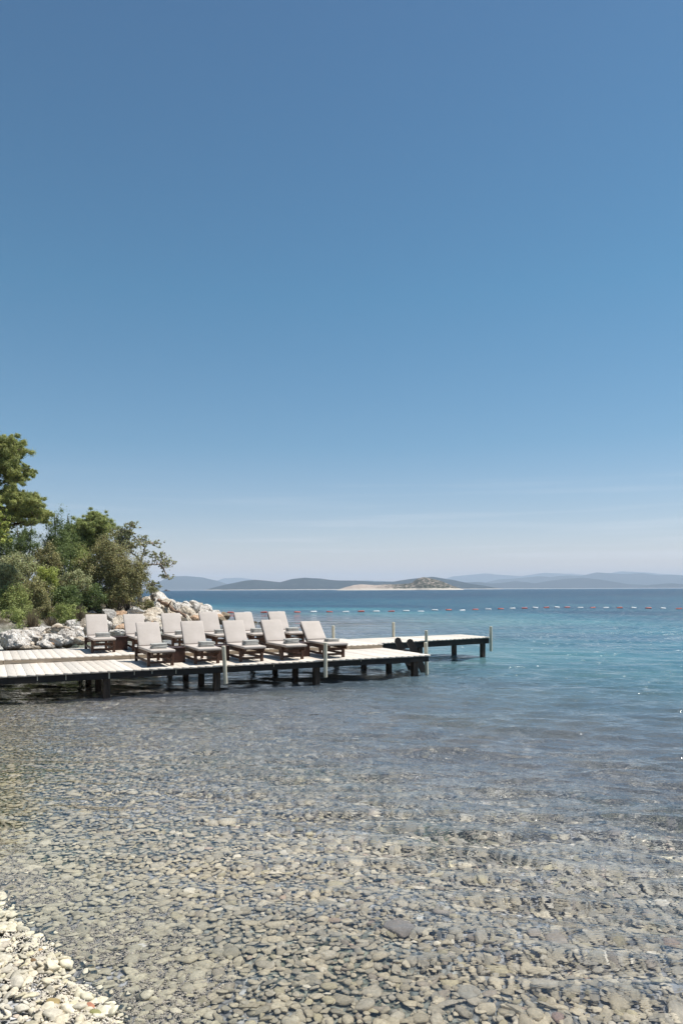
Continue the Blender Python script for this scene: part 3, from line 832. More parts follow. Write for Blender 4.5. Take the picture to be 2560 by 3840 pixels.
for c, m_ in (('w', M_WHITE), ('r', M_RED)):
    bm = bmesh.new()
    zs = [-0.40, -0.385, -0.35, -0.30, -0.1, 0.1, 0.30, 0.35, 0.385, 0.40]; rs = [0.05, 0.09, 0.125, 0.135, 0.14, 0.14, 0.135, 0.125, 0.09, 0.05]
    tube(bm, [(z, 0, 0) for z in zs], rs, 16)
    me = bpy.data.meshes.new('float'); bm.to_mesh(me); bm.free(); me.shade_smooth(); me.materials.append(m_); fm[c] = me
NUM = ['first', 'second', 'third', 'fourth', 'fifth', 'sixth', 'seventh', 'eighth', 'ninth', 'tenth', 'eleventh', 'twelfth', 'thirteenth', 'fourteenth', 'fifteenth', 'sixteenth', 'seventeenth', 'eighteenth', 'nineteenth']
cnt = {'w': 0, 'r': 0}; pts_f = []
for (x, y, c) in floats:
    p = at_z(x, y + 3, 0.0)
    p.y = min(p.y, 112)
    o = link(bpy.data.objects.new('float', fm[c]))
    o.scale = (0.92, 0.85, 0.85)
    o.location = (p.x, p.y, 0.035 + random.uniform(-0.03, 0.02) - (0.07 if x in (1577, 1732) else 0))
    o.rotation_euler = (0, math.radians(random.uniform(-5, 5)), math.radians(random.uniform(-16, 16)))
    pts_f.append((p.x, p.y))
    tag(o, '%s %s float from the left in the line of sea floats' % (NUM[cnt[c]].capitalize(), {'w': 'white', 'r': 'red'}[c]), 'float', 'red and white floats on the swimming line')
    cnt[c] += 1

# ------------------------------------------------------------------ boulders
def boulder_mesh(seed, sub=5):
    base, f = ico(sub); r = np.random.RandomState(seed); c = base.copy()
    for q in range(11):
        d = r.normal(size=3); d[2] *= 0.8; d /= np.linalg.norm(d); h = r.uniform(0.52, 0.85); s = c @ d
        c -= np.outer(np.clip(s - h, 0, None) * 0.88, d)
    off = Vector(r.uniform(-50, 50, 3))
    out = np.empty_like(c)
    for i, p in enumerate(c):
        v = Vector(p); q = v * 1.5 + off
        n = noise.fractal(q, 0.9, 2.1, 5, noise_basis='PERLIN_ORIGINAL')
        rd = noise.ridged_multi_fractal(v * 2.3 + off, 1.0, 2.2, 4, 1.0, 2.0)
        out[i] = v * (1 + 0.17 * n + 0.11 * (rd - 1.2))
    me = bpy.data.meshes.new('boulder')
    me.vertices.add(len(out)); me.vertices.foreach_set('co', out.astype(np.float32).ravel())
    me.loops.add(f.size); me.loops.foreach_set('vertex_index', f.ravel().astype(np.int32))
    me.polygons.add(len(f)); me.polygons.foreach_set('loop_start', (np.arange(len(f)) * 3).astype(np.int32)); me.update(calc_edges=True)
    me.shade_smooth(); me.materials.append(M_ROCK)
    return me
BM = [boulder_mesh(100 + k, 5 if k < 5 else 4) for k in range(11)]
def boulder(x, y, w, h, Yd, label, tint=(1, 1, 1), k=None, depth=1.0, over=1.30):
    p = at(x, y, Yd); s = Yd / F
    o = link(bpy.data.objects.new('boulder', BM[(random.randrange(11) if k is None else k)]))
    rx = w * s / 2 * over; rz = h * s / 2 * over
    o.location = (p.x, p.y + rx * 0.3, p.z)
    # turn the shape first (quarter turns keep the fitted size)
    o.scale = (rx, rx * depth, rz)
    o.rotation_euler = (math.radians(random.uniform(-8, 8)), math.radians(random.uniform(-8, 8)), math.radians(random.choice([0, 180]) + random.uniform(-25, 25)))
    o.color = (*tint, 1)
    o.cycles.is_caustics_receiver = True
    return tag(o, label, 'boulder', 'pale boulders heaped along the shore')
W1 = (1.05, 1.04, 1.03); GR = (0.62, 0.62, 0.62); BRN = (0.85, 0.62, 0.45); TAN = (0.95, 0.88, 0.78); WET = (0.42, 0.36, 0.28)
big = [
 (45, 2406, 104, 66, 30.6, 'Biggest white boulder at the left edge just behind the deck', W1, 0),
 (25, 2371, 66, 34, 33.5, 'Low grey white boulder behind the biggest boulder at the left edge', TAN, 1),
 (82, 2352, 48, 44, 34.2, 'Upright pale boulder beside the dry grass tuft', TAN, 2),
 (107, 2395, 92, 52, 31.9, 'Wide white boulder with a dark hollow below, right of the biggest one', W1, 3),
 (142, 2372, 70, 46, 33.2, 'Bright white round topped boulder below the dry grass tuft', W1, 4),
 (168, 2420, 54, 32, 30.8, 'Rounded boulder at the water edge behind the deck boards', W1, 1),
 (96, 2430, 38, 20, 30.2, 'Small tan rock at the waterline between two white boulders', TAN, 5),
 (129, 2431, 34, 18, 30.3, 'Small mottled rock beside the small tan one at the waterline', TAN, 6),
 (192, 2404, 78, 44, 31.7, 'Long slanting white slab left of the first back row lounger', W1, 2),
 (208, 2368, 78, 42, 33.2, 'Layered white boulder in the middle of the left heap', TAN, 0),
 (253, 2397, 64, 58, 32.2, 'Tall cracked boulder with a stained foot near the first lounger', W1, 3),
 (264, 2338, 40, 30, 35.2, 'White boulder with a red brown side under the round bush', W1, 4),
 (197, 2326, 26, 32, 36.0, 'Small pointed boulder half hidden in the bushes', TAN, 5),
 (278, 2361, 50, 30, 34.0, 'Flat white boulder below the red brown sided one', W1, 6),
 (290, 2381, 50, 34, 33.2, 'White boulder close left of the first back row backrest', W1, 1),
 (300, 2404, 40, 28, 32.2, 'Dark footed boulder left of the first back row lounger', TAN, 7),
 (318, 2352, 34, 54, 34.5, 'Shaded upright rock at the left side of the first backrest', TAN, 8),
 (408, 2308, 56, 48, 41.0, 'Smooth grey boulder above the first and second back row loungers', GR, 4),
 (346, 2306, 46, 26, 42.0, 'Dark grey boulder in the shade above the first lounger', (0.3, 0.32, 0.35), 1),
 (432, 2342, 66, 50, 40.0, 'Crumbly white boulder right of the first backrest', TAN, 3),
 (452, 2361, 40, 36, 38.6, 'Tan faced boulder left of the second back row backrest', BRN, 9),
 (440, 2378, 74, 26, 37.2, 'Long low white boulder above the first box table', W1, 2),
 (448, 2306, 46, 26, 42.2, 'Orange brown broken rock behind the second lounger', BRN, 10),
 (502, 2299, 60, 38, 43.2, 'Pitted white boulder above the second back row backrest', W1, 0),
 (560, 2310, 80, 50, 44.0, 'Broad pitted boulder between the second and third backrests', TAN, 3),
 (571, 2342, 70, 50, 42.0, 'Rounded rubble boulder left of the third backrest', TAN, 9),
 (596, 2301, 30, 32, 45.2, 'Small rounded boulder above the third backrest', W1, 6),
 (590, 2258, 80, 64, 49.0, 'Tall white rock mass at the top of the point', W1, 0),
 (624, 2292, 42, 46, 46.8, 'Pale pyramid shaped boulder left of the driftwood log', TAN, 4),
 (664, 2281, 52, 34, 50.2, 'White boulder behind the middle of the driftwood log', W1, 1),
 (688, 2289, 54, 42, 50.4, 'Wide white boulder right of the driftwood log', W1, 2),
 (726, 2284, 44, 52, 52.0, 'Highest pointed boulder above the fourth back row backrest', W1, 8),
 (760, 2292, 54, 40, 52.4, 'White boulder sloping down right of the pointed one', W1, 3),
 (796, 2301, 56, 30, 53.0, 'Low white boulder near the seaward end of the point', W1, 5),
 (732, 2325, 48, 38, 49.2, 'Round brown footed boulder left of the fourth backrest', TAN, 10),
 (697, 2326, 46, 34, 47.5, 'Rough white boulder above the second front row backrest', TAN, 0),
 (834, 2312, 44, 26, 54.0, 'Brown wet rock at the seaward tip of the point', WET, 9),
 (829, 2328, 38, 28, 52.4, 'Dark tan rock behind the fourth back row backrest edge', WET, 7),
 (856, 2334, 34, 12, 53.6, 'Low dark reef rock lying off the tip of the point', WET, 8),
 (955, 2334, 16, 9, 56.5, 'Small dark rock in the sea left of the fifth back row backrest', WET, 6),
 (985, 2335, 26, 8, 56.2, 'Low dark rock in the sea between the fifth and sixth backrests', WET, 5),
 (600, 2303, 30, 36, 46.5, 'Tan boulder at the foot of the tall white rock mass', TAN, 7),
 (537, 2303, 50, 34, 44.6, 'Sunlit boulder left of the broad pitted one', W1, 4),
 (551, 2325, 56, 42, 43.2, 'Crumbly boulder just left above the third backrest', TAN, 10),
 (515, 2335, 50, 40, 42.2, 'Crumbly boulder right of the second back row backrest', W1, 3),
 (650, 2316, 50, 36, 46.6, 'Rough boulder under the driftwood log', TAN, 2),
 (480, 2330, 46, 40, 41.0, 'White boulder just behind the second back row backrest', W1, 1),
 (615, 2360, 40, 22, 41.0, 'Small white boulder in the water right of the third lounger', W1, 4),
 (356, 2382, 40, 30, 36.0, 'White boulder hidden behind the first back row backrest', TAN, 6),
 (380, 2345, 56, 44, 38.5, 'White boulder showing above the first back row backrest', W1, 9),
 (640, 2268, 44, 34, 49.6, 'White boulder behind the driftwood fork at the foot of the tall rock mass', W1, 2),
 (610, 2270, 54, 40, 48.6, 'Rounded boulder against the right side of the tall rock mass', TAN, 3),
 (700, 2272, 34, 30, 51.6, 'Small upright white boulder left of the highest pointed one', W1, 7),
 (745, 2276, 34, 36, 52.6, 'Narrow white boulder behind the highest pointed one', TAN, 5),
 (706, 2305, 60, 44, 49.6, 'Broad rubble boulder below the highest pointed one', TAN, 3),
 (770, 2312, 60, 36, 51.4, 'Broad white boulder above the fourth backrest on the point', W1, 0),
 (806, 2314, 46, 26, 52.6, 'Brown streaked boulder near the wet rock of the tip', BRN, 9),
 (580, 2285, 60, 44, 47.0, 'Cracked white boulder below the tall rock mass', W1, 1),
 (545, 2285, 50, 36, 46.0, 'Shaded boulder under the small hanging bush', TAN, 4),
 (506, 2262, 30, 26, 47.0, 'Rock showing through the dark bush', TAN, 2),
 (545, 2262, 40, 40, 47.5, 'Shaded boulder at the right foot of the dark bush', TAN, 8),
]
for b_ in big:
    boulder(b_[0], b_[1], b_[2], b_[3], b_[4], b_[5], b_[6], b_[7])
# smaller rubble between them, along the waterline
nsm = 0; rr = random.Random(3)
zones = [((0, 320), (2345, 2425), (31, 34.5), 'Small pale rock in the heap left of the first lounger'),
         ((390, 640), (2300, 2372), (38, 45), 'Small pale rock in the rubble behind the second and third backrests'),
         ((640, 830), (2285, 2335), (47, 53), 'Small pale rock among the boulders of the point')]
for (xa, xb), (ya, yb), (d0, d1), lb in zones:
    for k in range(36):
        x = rr.uniform(xa, xb); fy = rr.random(); y = ya + (yb - ya) * fy
        Yd = d1 + (d0 - d1) * fy
        s = rr.uniform(12, 30)
        p = at(x, y, Yd)
        g = float(ground_z(np.array([p.x]), np.array([p.y]))[0])
        if float(shore_dist(np.array([p.x]), np.array([p.y]))[0]) > 1.2: continue
        nb = min(big, key=lambda q: ((q[0] - x) ** 2 + (q[1] - y) ** 2)); ti = rr.choice([0, 1, 1, 2, 3])
        side = ('left of' if x < nb[0] else 'right of') if abs(x - nb[0]) > abs(y - nb[1]) else ('above' if y < nb[1] else 'below')
        short = nb[5].split(',')[0].split(' ')[:9]
        short[0] = short[0].lower()
        if short[0] == 'small': short = short[:8]
        while short[-1] in ('the', 'of', 'and', 'a', 'to', 'by', 'in', 'at', 'with', 'first', 'second', 'third', 'back', 'left', 'small', 'one', 'between', 'right', 'under', 'behind', 'beside', 'near'): short = short[:-1]
        lb = 'Small %s rock %s the %s' % (['white', 'tan', 'brown', 'grey'][ti], side, ' '.join(short))
        o = boulder(x, y, s * 1.25, s * 0.9, Yd, lb, [W1, TAN, BRN, GR][ti], k=rr.choice([5, 6, 7, 8, 9, 10]))
        o['group'] = {0: 'small rocks left of the first lounger', 390: 'small rocks behind the second and third backrests', 640: 'small rocks of the point'}[xa]
        o.name = 'rock'; o['category'] = 'rock'

# driftwood
pts = [at(594, 2252, 47.6), at(612, 2262, 47.3), at(634, 2272, 46.6), at(650, 2289, 46.2), at(672, 2297, 46.0), at(690, 2306, 45.8), at(696, 2316, 45.7)]
bm = bmesh.new(); sp = smooth_path(pts, 4)
tube(bm, sp, [0.14 - 0.003 * i + 0.03 * math.sin(i * 1.3) for i in range(len(sp))], 9)
tube(bm, smooth_path([at(632, 2270, 46.5), at(640, 2258, 46.3), at(644, 2252, 46.4)], 3), [0.06, 0.05, 0.045, 0.04, 0.03, 0.03, 0.02], 6)
tag(obj('driftwood_log', bm, M_DRIFT, smooth=True), 'brown bent driftwood log lying across the white boulders', 'driftwood')

# ------------------------------------------------------------------ vegetation
def leaves(P, C, N, size, asp, r):
    """quads at P coloured C facing roughly N"""
    n = len(P)
    N = N + r.normal(0, 0.95, (n, 3)); N /= np.linalg.norm(N, axis=1, keepdims=True) + 1e-9
    T = np.cross(N, r.normal(size=(n, 3))); T /= np.linalg.norm(T, axis=1, keepdims=True) + 1e-9
    B = np.cross(N, T)
    s = size * r.uniform(0.6, 1.3, (n, 1))
    T = T * s; B = B * s * asp
    co = np.stack([P - T * 0.5, P + B * 0.5, P + T * 0.5, P - B * 0.5], 1).reshape(-1, 3)
    f = np.arange(n * 4).reshape(-1, 4)
    return co, f, np.repeat(C, 4, 0)

def crown_np(clumps, per, size, asp, c1, c2, r, flat=1.0, up=0.35, brown=0.0, shell=0.5):
    """clumps: array (k,4) centre+radius"""
    k = len(clumps)
    w = clumps[:, 3] ** 2; cntk = np.maximum((per * k * w / w.sum()).astype(int), 6)
    idx = np.repeat(np.arange(k), cntk); n = len(idx)
    d = r.normal(size=(n, 3)); d /= np.linalg.norm(d, axis=1, keepdims=True)
    rad = r.uniform(0, 1, n) ** shell
    off = d * (rad * np.abs(r.normal(0.75, 0.35, n)))[:, None] * clumps[idx, 3][:, None]; off[:, 2] *= flat
    P = clumps[idx, :3] + off
    N = d.copy(); N[:, 2] += up
    c1 = np.array(c1) * 4.4 * np.array([1.12, 1.0, 0.9]); c2 = np.array(c2) * 4.2 * np.array([1.1, 1.0, 0.9])
    t = r.uniform(0, 1, k)[idx][:, None] * 0.65 + r.uniform(0, 1, (n, 1)) * 0.35
    C = np.array(c1) * (1 - t) + np.array(c2) * t
    C = C * r.uniform(0.55, 1.45, (n, 1))
    if brown:
        q = r.rand(n) < brown; C[q] = np.array([0.16, 0.10, 0.05]) * r.uniform(0.7, 1.3, (q.sum(), 1))
    return leaves(P, C, N, size, asp, r)

PG = {'d': ((0.020, 0.034, 0.014), (0.055, 0.075, 0.028)),      # dark evergreen
      'p': ((0.045, 0.060, 0.022), (0.110, 0.125, 0.046)),      # pine
      'y': ((0.060, 0.080, 0.022), (0.125, 0.145, 0.045)),      # yellow green
      'g': ((0.060, 0.075, 0.045), (0.125, 0.140, 0.080)),      # grey green
      'o': ((0.045, 0.052, 0.026), (0.105, 0.105, 0.052)),      # olive brown
      'm': ((0.045, 0.062, 0.022), (0.100, 0.120, 0.046))}      # mid green

def gz_at(p): return float(ground_z(np.array([p.x]), np.array([p.y]))[0])

def bush(name, cx, ytop, ybot, w, Yd, pal, label, cat='shrub', group=None, nk=60, leaf=0.10, spiky=False, seed=0, brown=0.0, dens=1.0, asp=0.6, pale=False):
    r = np.random.RandomState(seed + 500)
    s = Yd / F
    c = at(cx, (ytop + ybot) / 2, Yd); rx = w * s / 2; rz = (ybot - ytop) * s / 2
    base = Vector((c.x, c.y, 0)); base.z = gz_at(base) - 0.05
    t = empty(name, base, 0, label, cat, group)
    K = nk; cl = []
    cr = max(0.16, 0.30 * min(rx, rz) ** 0.75)
    for i in range(K * 30):
        if len(cl) >= K: break
        d = r.normal(size=3); d /= np.linalg.norm(d)
        if d[1] > 0.35: continue                   # crowd the clumps on the visible and top sides a little
        q = (0.55 + 0.45 * r.rand()) * (0.86 + 0.2 * math.sin(d[0] * 5 + seed) * math.cos(d[2] * 4 + seed * 2))
        x, y, z = d[0] * rx * q, d[1] * rx * 0.8 * q, d[2] * rz * q
        if spiky:
            k = (z + rz) / (2 * rz); x *= (1.05 - 0.62 * k); y *= (1.05 - 0.62 * k)
        cl.append((x, y, z, cr * r.uniform(0.55, 1.15)))
    for i in range(K // 2):                         # body mass
        d = r.normal(size=3) * 0.42; cl.append((d[0] * rx, d[1] * rx * 0.8, d[2] * rz * 0.9, cr * 1.3))
    if spiky:
        for i in range(7):
            a = r.uniform(-0.8, 0.8); top = rz * (1.0 - 0.5 * abs(a)) ; x = a * rx * 0.8; y = r.uniform(-.3, .3) * rx
            for q in range(5): cl.append((x, y, top - 0.15 + q * 0.16, cr * (0.62 - 0.11 * q)))
    cl = np.array(cl)
    cl[:, :3] += np.array([c.x - base.x, c.y - base.y, c.z - base.z])
    area = 4 * math.pi * rx * rz
    leaf *= 0.78
    per = max(26, int(area * 620 * (0.10 / leaf) ** 2 * dens / len(cl)))
    co, f, col = crown_np(cl, per, leaf, asp, *PG[pal], r, brown=brown, up=0.5)
    np_mesh('crown', co, f, M_LEAF, t, colors=col)
    # stems
    bm = bmesh.new()
    hz = c.z - base.z
    for k in range(5):
        q = cl[r.randint(len(cl))]; a = Vector((r.uniform(-.12, .12), r.uniform(-.12, .12), 0)); e = Vector(q[:3])
        m1 = a.lerp(e, 0.5) + Vector((r.uniform(-.15, .15), r.uniform(-.15, .15), 0.1))
        rr0 = 0.03 + 0.018 * rz
        tube(bm, smooth_path([a, m1, e], 3), [rr0, rr0 * .9, rr0 * .8, rr0 * .65, rr0 * .5, rr0 * .4, rr0 * .3], 7)
    obj('trunk', bm, M_PALEBARK if pale else M_BARK, t, smooth=True)
    return t

def limbed_tree(name, base, trunk, limbs, clumps, label, pal, cat='tree', bark=None, per=420, leaf=0.11, flat=0.6, seed=1, r0=0.16, twigs=True, brown=0.05, group=None, asp=0.35, twr=0.02):
    """trunk, limbs: lists of world point lists; clumps: list of (point, radius) in world"""
    r = np.random.RandomState(seed)
    t = empty(name, base, 0, label, cat, group); B = Vector(base)
    bm = bmesh.new()
    def add(pl, ra, rb, n=8):
        sp_ = smooth_path([Vector(p) - B for p in pl], 5)
        L_ = len(sp_); sp_ = [p + Vector(r.normal(0, 0.25 * ra, 3)) if 0 < i < L_ - 1 else p for i, p in enumerate(sp_)]
        tube(bm, sp_, [ra + (rb - ra) * i / (L_ - 1) for i in range(L_)], n)
    add(trunk, r0, r0 * 0.45)
    obj('trunk', bm, bark or M_BARK, t, smooth=True)
    bm = bmesh.new()
    for l in limbs: add(l, r0 * 0.45, r0 * 0.12, 7)
    allp = [Vector(p) for l in limbs for p in smooth_path(l, 4)] + [Vector(p) for p in trunk[1:]]
    if twigs:
        for p, rad in clumps:
            q = min(allp, key=lambda a: (a - Vector(p)).length)
            m1 = q.lerp(Vector(p), 0.5) + Vector((0, 0, -0.15 * (q - Vector(p)).length))
            if (q - Vector(p)).length > 0.1: add([q, m1, p], twr * 1.6, twr * 0.7, 5)
            for e in range(3):
                e2 = Vector(p) + Vector(r.normal(0, 0.5 * rad, 3)); add([p, e2], twr * 0.7, twr * 0.3, 4)
    obj('limb', bm, bark or M_BARK, t, smooth=True)
    cl = []
    for p, rad in clumps:
        for k in range(max(4, int(13 * rad / 0.4))):
            o_ = r.normal(0, 0.62 * rad, 3); o_[2] *= flat
            cl.append((*(np.array(p) - np.array(B) + o_), rad * r.uniform(0.15, 0.50)))
    cl = np.array(cl)
    co, f, col = crown_np(cl, per, leaf, asp, *PG[pal], r, flat=0.8, up=0.6, brown=brown)
    np_mesh('crown', co, f, M_LEAF, t, colors=col)
    return t

def ground_point(x, y, Yd):
    p = at(x, y, Yd); p.z = gz_at(p) - 0.1
    return p

# tall pine leaning in from the left edge
def blob(cx, cy, rxp, ryp, Yd, n, rad, seed, dy=1.2):
    r = np.random.RandomState(seed); out = []
    for k in range(n):
        a = r.uniform(0, 6.28); q = math.sqrt(r.uniform(0, 1))
        out.append((tuple(at(cx + math.cos(a) * q * rxp, cy + math.sin(a) * q * ryp, Yd + r.uniform(-dy, dy))), rad * r.uniform(0.7, 1.2)))
    return out
Yp = 38.0
cl = blob(10, 1690, 68, 48, Yp, 22, 0.50, 1) + blob(30, 1745, 48, 40, Yp, 12, 0.45, 2) + blob(84, 1775, 34, 24, Yp, 10, 0.36, 3) + blob(40, 1800, 50, 18, Yp, 8, 0.34, 4) + blob(-70, 1720, 80, 90, Yp, 24, 0.55, 5)
limbed_tree('pine_tree', ground_point(-60, 2280, Yp), [ground_point(-60, 2280, Yp), at(-52, 2050, Yp), at(-70, 1880, Yp), at(-50, 1740, Yp), at(-30, 1680, Yp)],
            [[at(-66, 1860, Yp), at(-10, 1822, Yp), at(40, 1800, Yp), at(80, 1780, Yp)], [at(-60, 1800, Yp), at(0, 1760, Yp), at(50, 1730, Yp)], [at(-50, 1740, Yp), at(10, 1700, Yp), at(50, 1670, Yp)]],
            cl, 'tallest pine with dense tufted crown cut by the left edge', 'p', cat='tree', per=480, leaf=0.078, asp=0.28, seed=3)
Yp = 37.0
cl = blob(30, 1870, 60, 30, Yp, 16, 0.42, 11) + blob(100, 1890, 50, 34, Yp, 18, 0.42, 12) + blob(140, 1935, 36, 24, Yp, 10, 0.34, 13) + blob(20, 1930, 50, 24, Yp, 8, 0.3, 14) + blob(95, 1960, 60, 12, Yp, 7, 0.26, 15) + blob(60, 1915, 60, 30, Yp, 12, 0.4, 16) + blob(40, 1965, 50, 22, Yp, 8, 0.3, 17)
limbed_tree('pine_tree', ground_point(-30, 2290, Yp), [ground_point(-30, 2290, Yp), at(-20, 2100, Yp), at(0, 1980, Yp), at(30, 1930, Yp), at(60, 1880, Yp)],
            [[at(5, 1975, Yp), at(60, 1965, Yp), at(110, 1955, Yp), at(150, 1940, Yp)], [at(20, 1945, Yp), at(70, 1910, Yp), at(110, 1885, Yp)], [at(0, 1980, Yp), at(0, 1920, Yp), at(20, 1870, Yp)]],
            cl, 'lower spreading pine just under the tallest pine', 'p', per=420, leaf=0.075, asp=0.28, seed=5)
# bright green pine in the middle
Yp = 49.0
cl = blob(345, 1965, 50, 34, Yp, 18, 0.52, 21) + blob(300, 2010, 60, 34, Yp, 18, 0.55, 22) + blob(390, 1990, 34, 30, Yp, 9, 0.45, 23) + blob(330, 2060, 80, 40, Yp, 20, 0.6, 24)
limbed_tree('pine_tree', ground_point(330, 2200, Yp), [ground_point(330, 2200, Yp), at(335, 2090, Yp), at(325, 2020, Yp), at(345, 1950, Yp)],
            [[at(330, 2060, Yp), at(300, 2010, Yp), at(280, 1990, Yp)], [at(328, 2040, Yp), at(370, 2000, Yp), at(400, 1975, Yp)]],
            cl, 'bright green pine rising highest in the middle of the thicket', 'm', per=470, leaf=0.082, asp=0.3, seed=7)
# sparse twisted tree at the right end
Yp = 47.0
cl = (blob(478, 1990, 26, 16, Yp, 12, 0.30, 31, .5) + blob(500, 1975, 20, 12, Yp, 5, 0.25, 32, .5) + blob(455, 2010, 30, 20, Yp, 10, 0.32, 33, .5) + blob(480, 2040, 30, 22, Yp, 9, 0.32, 42, .5) + blob(520, 2030, 34, 16, Yp, 10, 0.28, 34, .5)
      + blob(590, 2040, 20, 12, Yp, 5, 0.22, 35, .5) + blob(550, 2075, 22, 12, Yp, 5, 0.22, 36, .5) + blob(600, 2085, 28, 14, Yp, 8, 0.25, 37, .5) + blob(635, 2115, 20, 20, Yp, 8, 0.25, 38, .5)
      + blob(625, 2165, 16, 12, Yp, 6, 0.22, 39, .5) + blob(575, 2195, 28, 14, Yp, 9, 0.24, 40, .5) + blob(545, 2110, 20, 10, Yp, 4, 0.2, 41, .5) + blob(435, 2050, 34, 24, Yp, 12, 0.36, 43, .5))
limbed_tree('coastal_tree', ground_point(527, 2225, Yp), [ground_point(527, 2225, Yp), at(526, 2170, Yp), at(526, 2140, Yp), at(530, 2105, Yp)],
            [[at(530, 2110, Yp), at(520, 2092, Yp), at(495, 2075, Yp), at(462, 2058, Yp), at(430, 2045, Yp)], [at(529, 2108, Yp), at(538, 2075, Yp), at(548, 2045, Yp), at(562, 2030, Yp)],
             [at(527, 2135, Yp), at(550, 2120, Yp), at(590, 2116, Yp), at(625, 2120, Yp)], [at(495, 2075, Yp), at(488, 2040, Yp), at(482, 2000, Yp)], [at(600, 2116, Yp), at(618, 2140, Yp), at(628, 2165, Yp)],
             [at(527, 2150, Yp), at(548, 2165, Yp), at(575, 2190, Yp)], [at(545, 2050, Yp), at(525, 2035, Yp), at(510, 2015, Yp)]],
            cl, 'sparse twisted tree with pale limbs against the sky at the thicket end', 'g', bark=M_PALEBARK, per=24, leaf=0.09, seed=9, r0=0.17, brown=0.22, asp=0.5, twr=0.022)

VG = 'shrubs and bushes covering the bank'
bush('juniper_tree', 215, 1940, 2120, 130, 45.5, 'd', 'dark juniper with small spires left of the bright green pine', 'tree', nk=90, spiky=True, seed=1, leaf=0.12, asp=0.4)
bush('juniper_tree', 262, 1955, 2120, 90, 46.5, 'd', 'dark juniper touching the bright green pine', 'tree', nk=70, spiky=True, seed=2, leaf=0.12, asp=0.4)
bush('juniper_tree', 95, 1975, 2120, 110, 41.0, 'd', 'dark pointed juniper below the spreading pine', 'tree', nk=80, spiky=True, seed=3, leaf=0.11, asp=0.4)
bush('juniper_tree', 30, 1990, 2140, 110, 42.0, 'd', 'dark juniper at the left edge below the pines', 'tree', nk=80, spiky=True, seed=4, leaf=0.11, asp=0.4)
bush('olive_bush', 175, 2040, 2190, 130, 43.0, 'o', 'olive brown bush under the junipers with dark spires', seed=5, nk=80, brown=0.1)
bush('broad_tree', 410, 2010, 2260, 210, 44.5, 'o', 'big dense brown green tree above the rocks, widest crown of the thicket', 'tree', seed=6, nk=150, brown=0.12, leaf=0.11)
bush('broad_tree', 485, 2075, 2270, 150, 43.5, 'o', 'dark brown green tree at the right flank of the thicket', 'tree', seed=7, nk=110, brown=0.12, leaf=0.10)
bush('broad_tree', 320, 2060, 2230, 140, 45.0, 'm', 'mid green tree between the junipers and the big brown green tree', 'tree', seed=8, nk=100, brown=0.04)
bush('grey_shrub', 60, 2065, 2200, 190, 39.5, 'g', 'grey green shrub at the left below the junipers', seed=9, nk=90, brown=0.12)
bush('grey_shrub', 285, 2130, 2240, 120, 42.0, 'g', 'grey green shrub in the middle of the bank', seed=10, nk=70, brown=0.15)
bush('yellow_green_shrub', 178, 2117, 2215, 92, 39.0, 'y', 'brightest yellow green shrub in the middle of the bank', seed=11, nk=60)
bush('dark_shrub', 130, 2160, 2320, 130, 37.5, 'o', 'olive shrub behind the dry grass tuft', seed=12, nk=90, brown=0.05)
bush('dark_shrub', 250, 2190, 2300, 130, 39.0, 'd', 'dark green shrub above the round bush', seed=13, nk=80)
bush('dark_shrub', 350, 2190, 2290, 130, 42.5, 'd', 'dark shaded shrub above the first lounger', seed=14, nk=80)
bush('round_bush', 248, 2262, 2342, 112, 36.2, 'm', 'low round green bush behind the white rocks', seed=15, nk=70, leaf=0.085)
bush('green_bush', 35, 2185, 2330, 150, 36.5, 'm', 'green bush at the left edge halfway up the bank', seed=16, nk=100, leaf=0.09, brown=0.06)
bush('green_bush', 60, 2275, 2392, 190, 34.6, 'm', 'low green bush at the left edge just above the boulders', seed=17, nk=90, leaf=0.085)
bush('dark_shrub', 175, 2265, 2345, 90, 36.4, 'o', 'small olive shrub between the grass tuft and the round bush', seed=18, nk=50, leaf=0.085, brown=0.1)
bush('small_bush', 558, 2247, 2298, 36, 45.8, 'o', 'small bush hanging over the rocks below the sparse tree', seed=19, nk=26, leaf=0.09, brown=0.1)
bush('dark_shrub', 440, 2190, 2285, 120, 43.0, 'o', 'dark shrub in the shade at the foot of the big tree', seed=20, nk=70, brown=0.08)
bush('juniper_tree', 232, 2040, 2250, 110, 44.0, 'd', 'dark juniper behind the brightest shrub', 'tree', seed=23, nk=90, leaf=0.11, asp=0.45)
bush('green_bush', 20, 2100, 2230, 120, 38.0, 'g', 'grey green bush at the left edge above the green bush', seed=21, nk=70, brown=0.1)
bush('heather_bush', 578, 2200, 2226, 40, 48.5, 'g', 'small purplish heather bush on top of the white rock mass', seed=22, nk=20, leaf=0.08, brown=0.3)

# broadleaf branch reaching in at the left edge, nearer than the pines
Yp = 27.0
cl = blob(-18, 1890, 30, 30, Yp, 7, 0.20, 51, .4) + blob(-12, 1950, 28, 30, Yp, 8, 0.20, 52, .4) + blob(-16, 2020, 34, 32, Yp, 9, 0.22, 53, .4) + blob(-70, 1960, 50, 90, Yp, 18, 0.30, 54, .5)
limbed_tree('broadleaf_tree', ground_point(-110, 2300, Yp), [ground_point(-110, 2300, Yp), at(-100, 2120, Yp), at(-85, 2000, Yp), at(-70, 1900, Yp)],
            [[at(-95, 2080, Yp), at(-50, 2040, Yp), at(-10, 2015, Yp)], [at(-85, 2000, Yp), at(-45, 1960, Yp), at(-8, 1945, Yp)], [at(-75, 1930, Yp), at(-40, 1900, Yp), at(-15, 1880, Yp)]],
            cl, 'yellow green broad leaved branch tips showing at the left edge', 'y', per=120, leaf=0.09, seed=15, r0=0.10, asp=0.6)

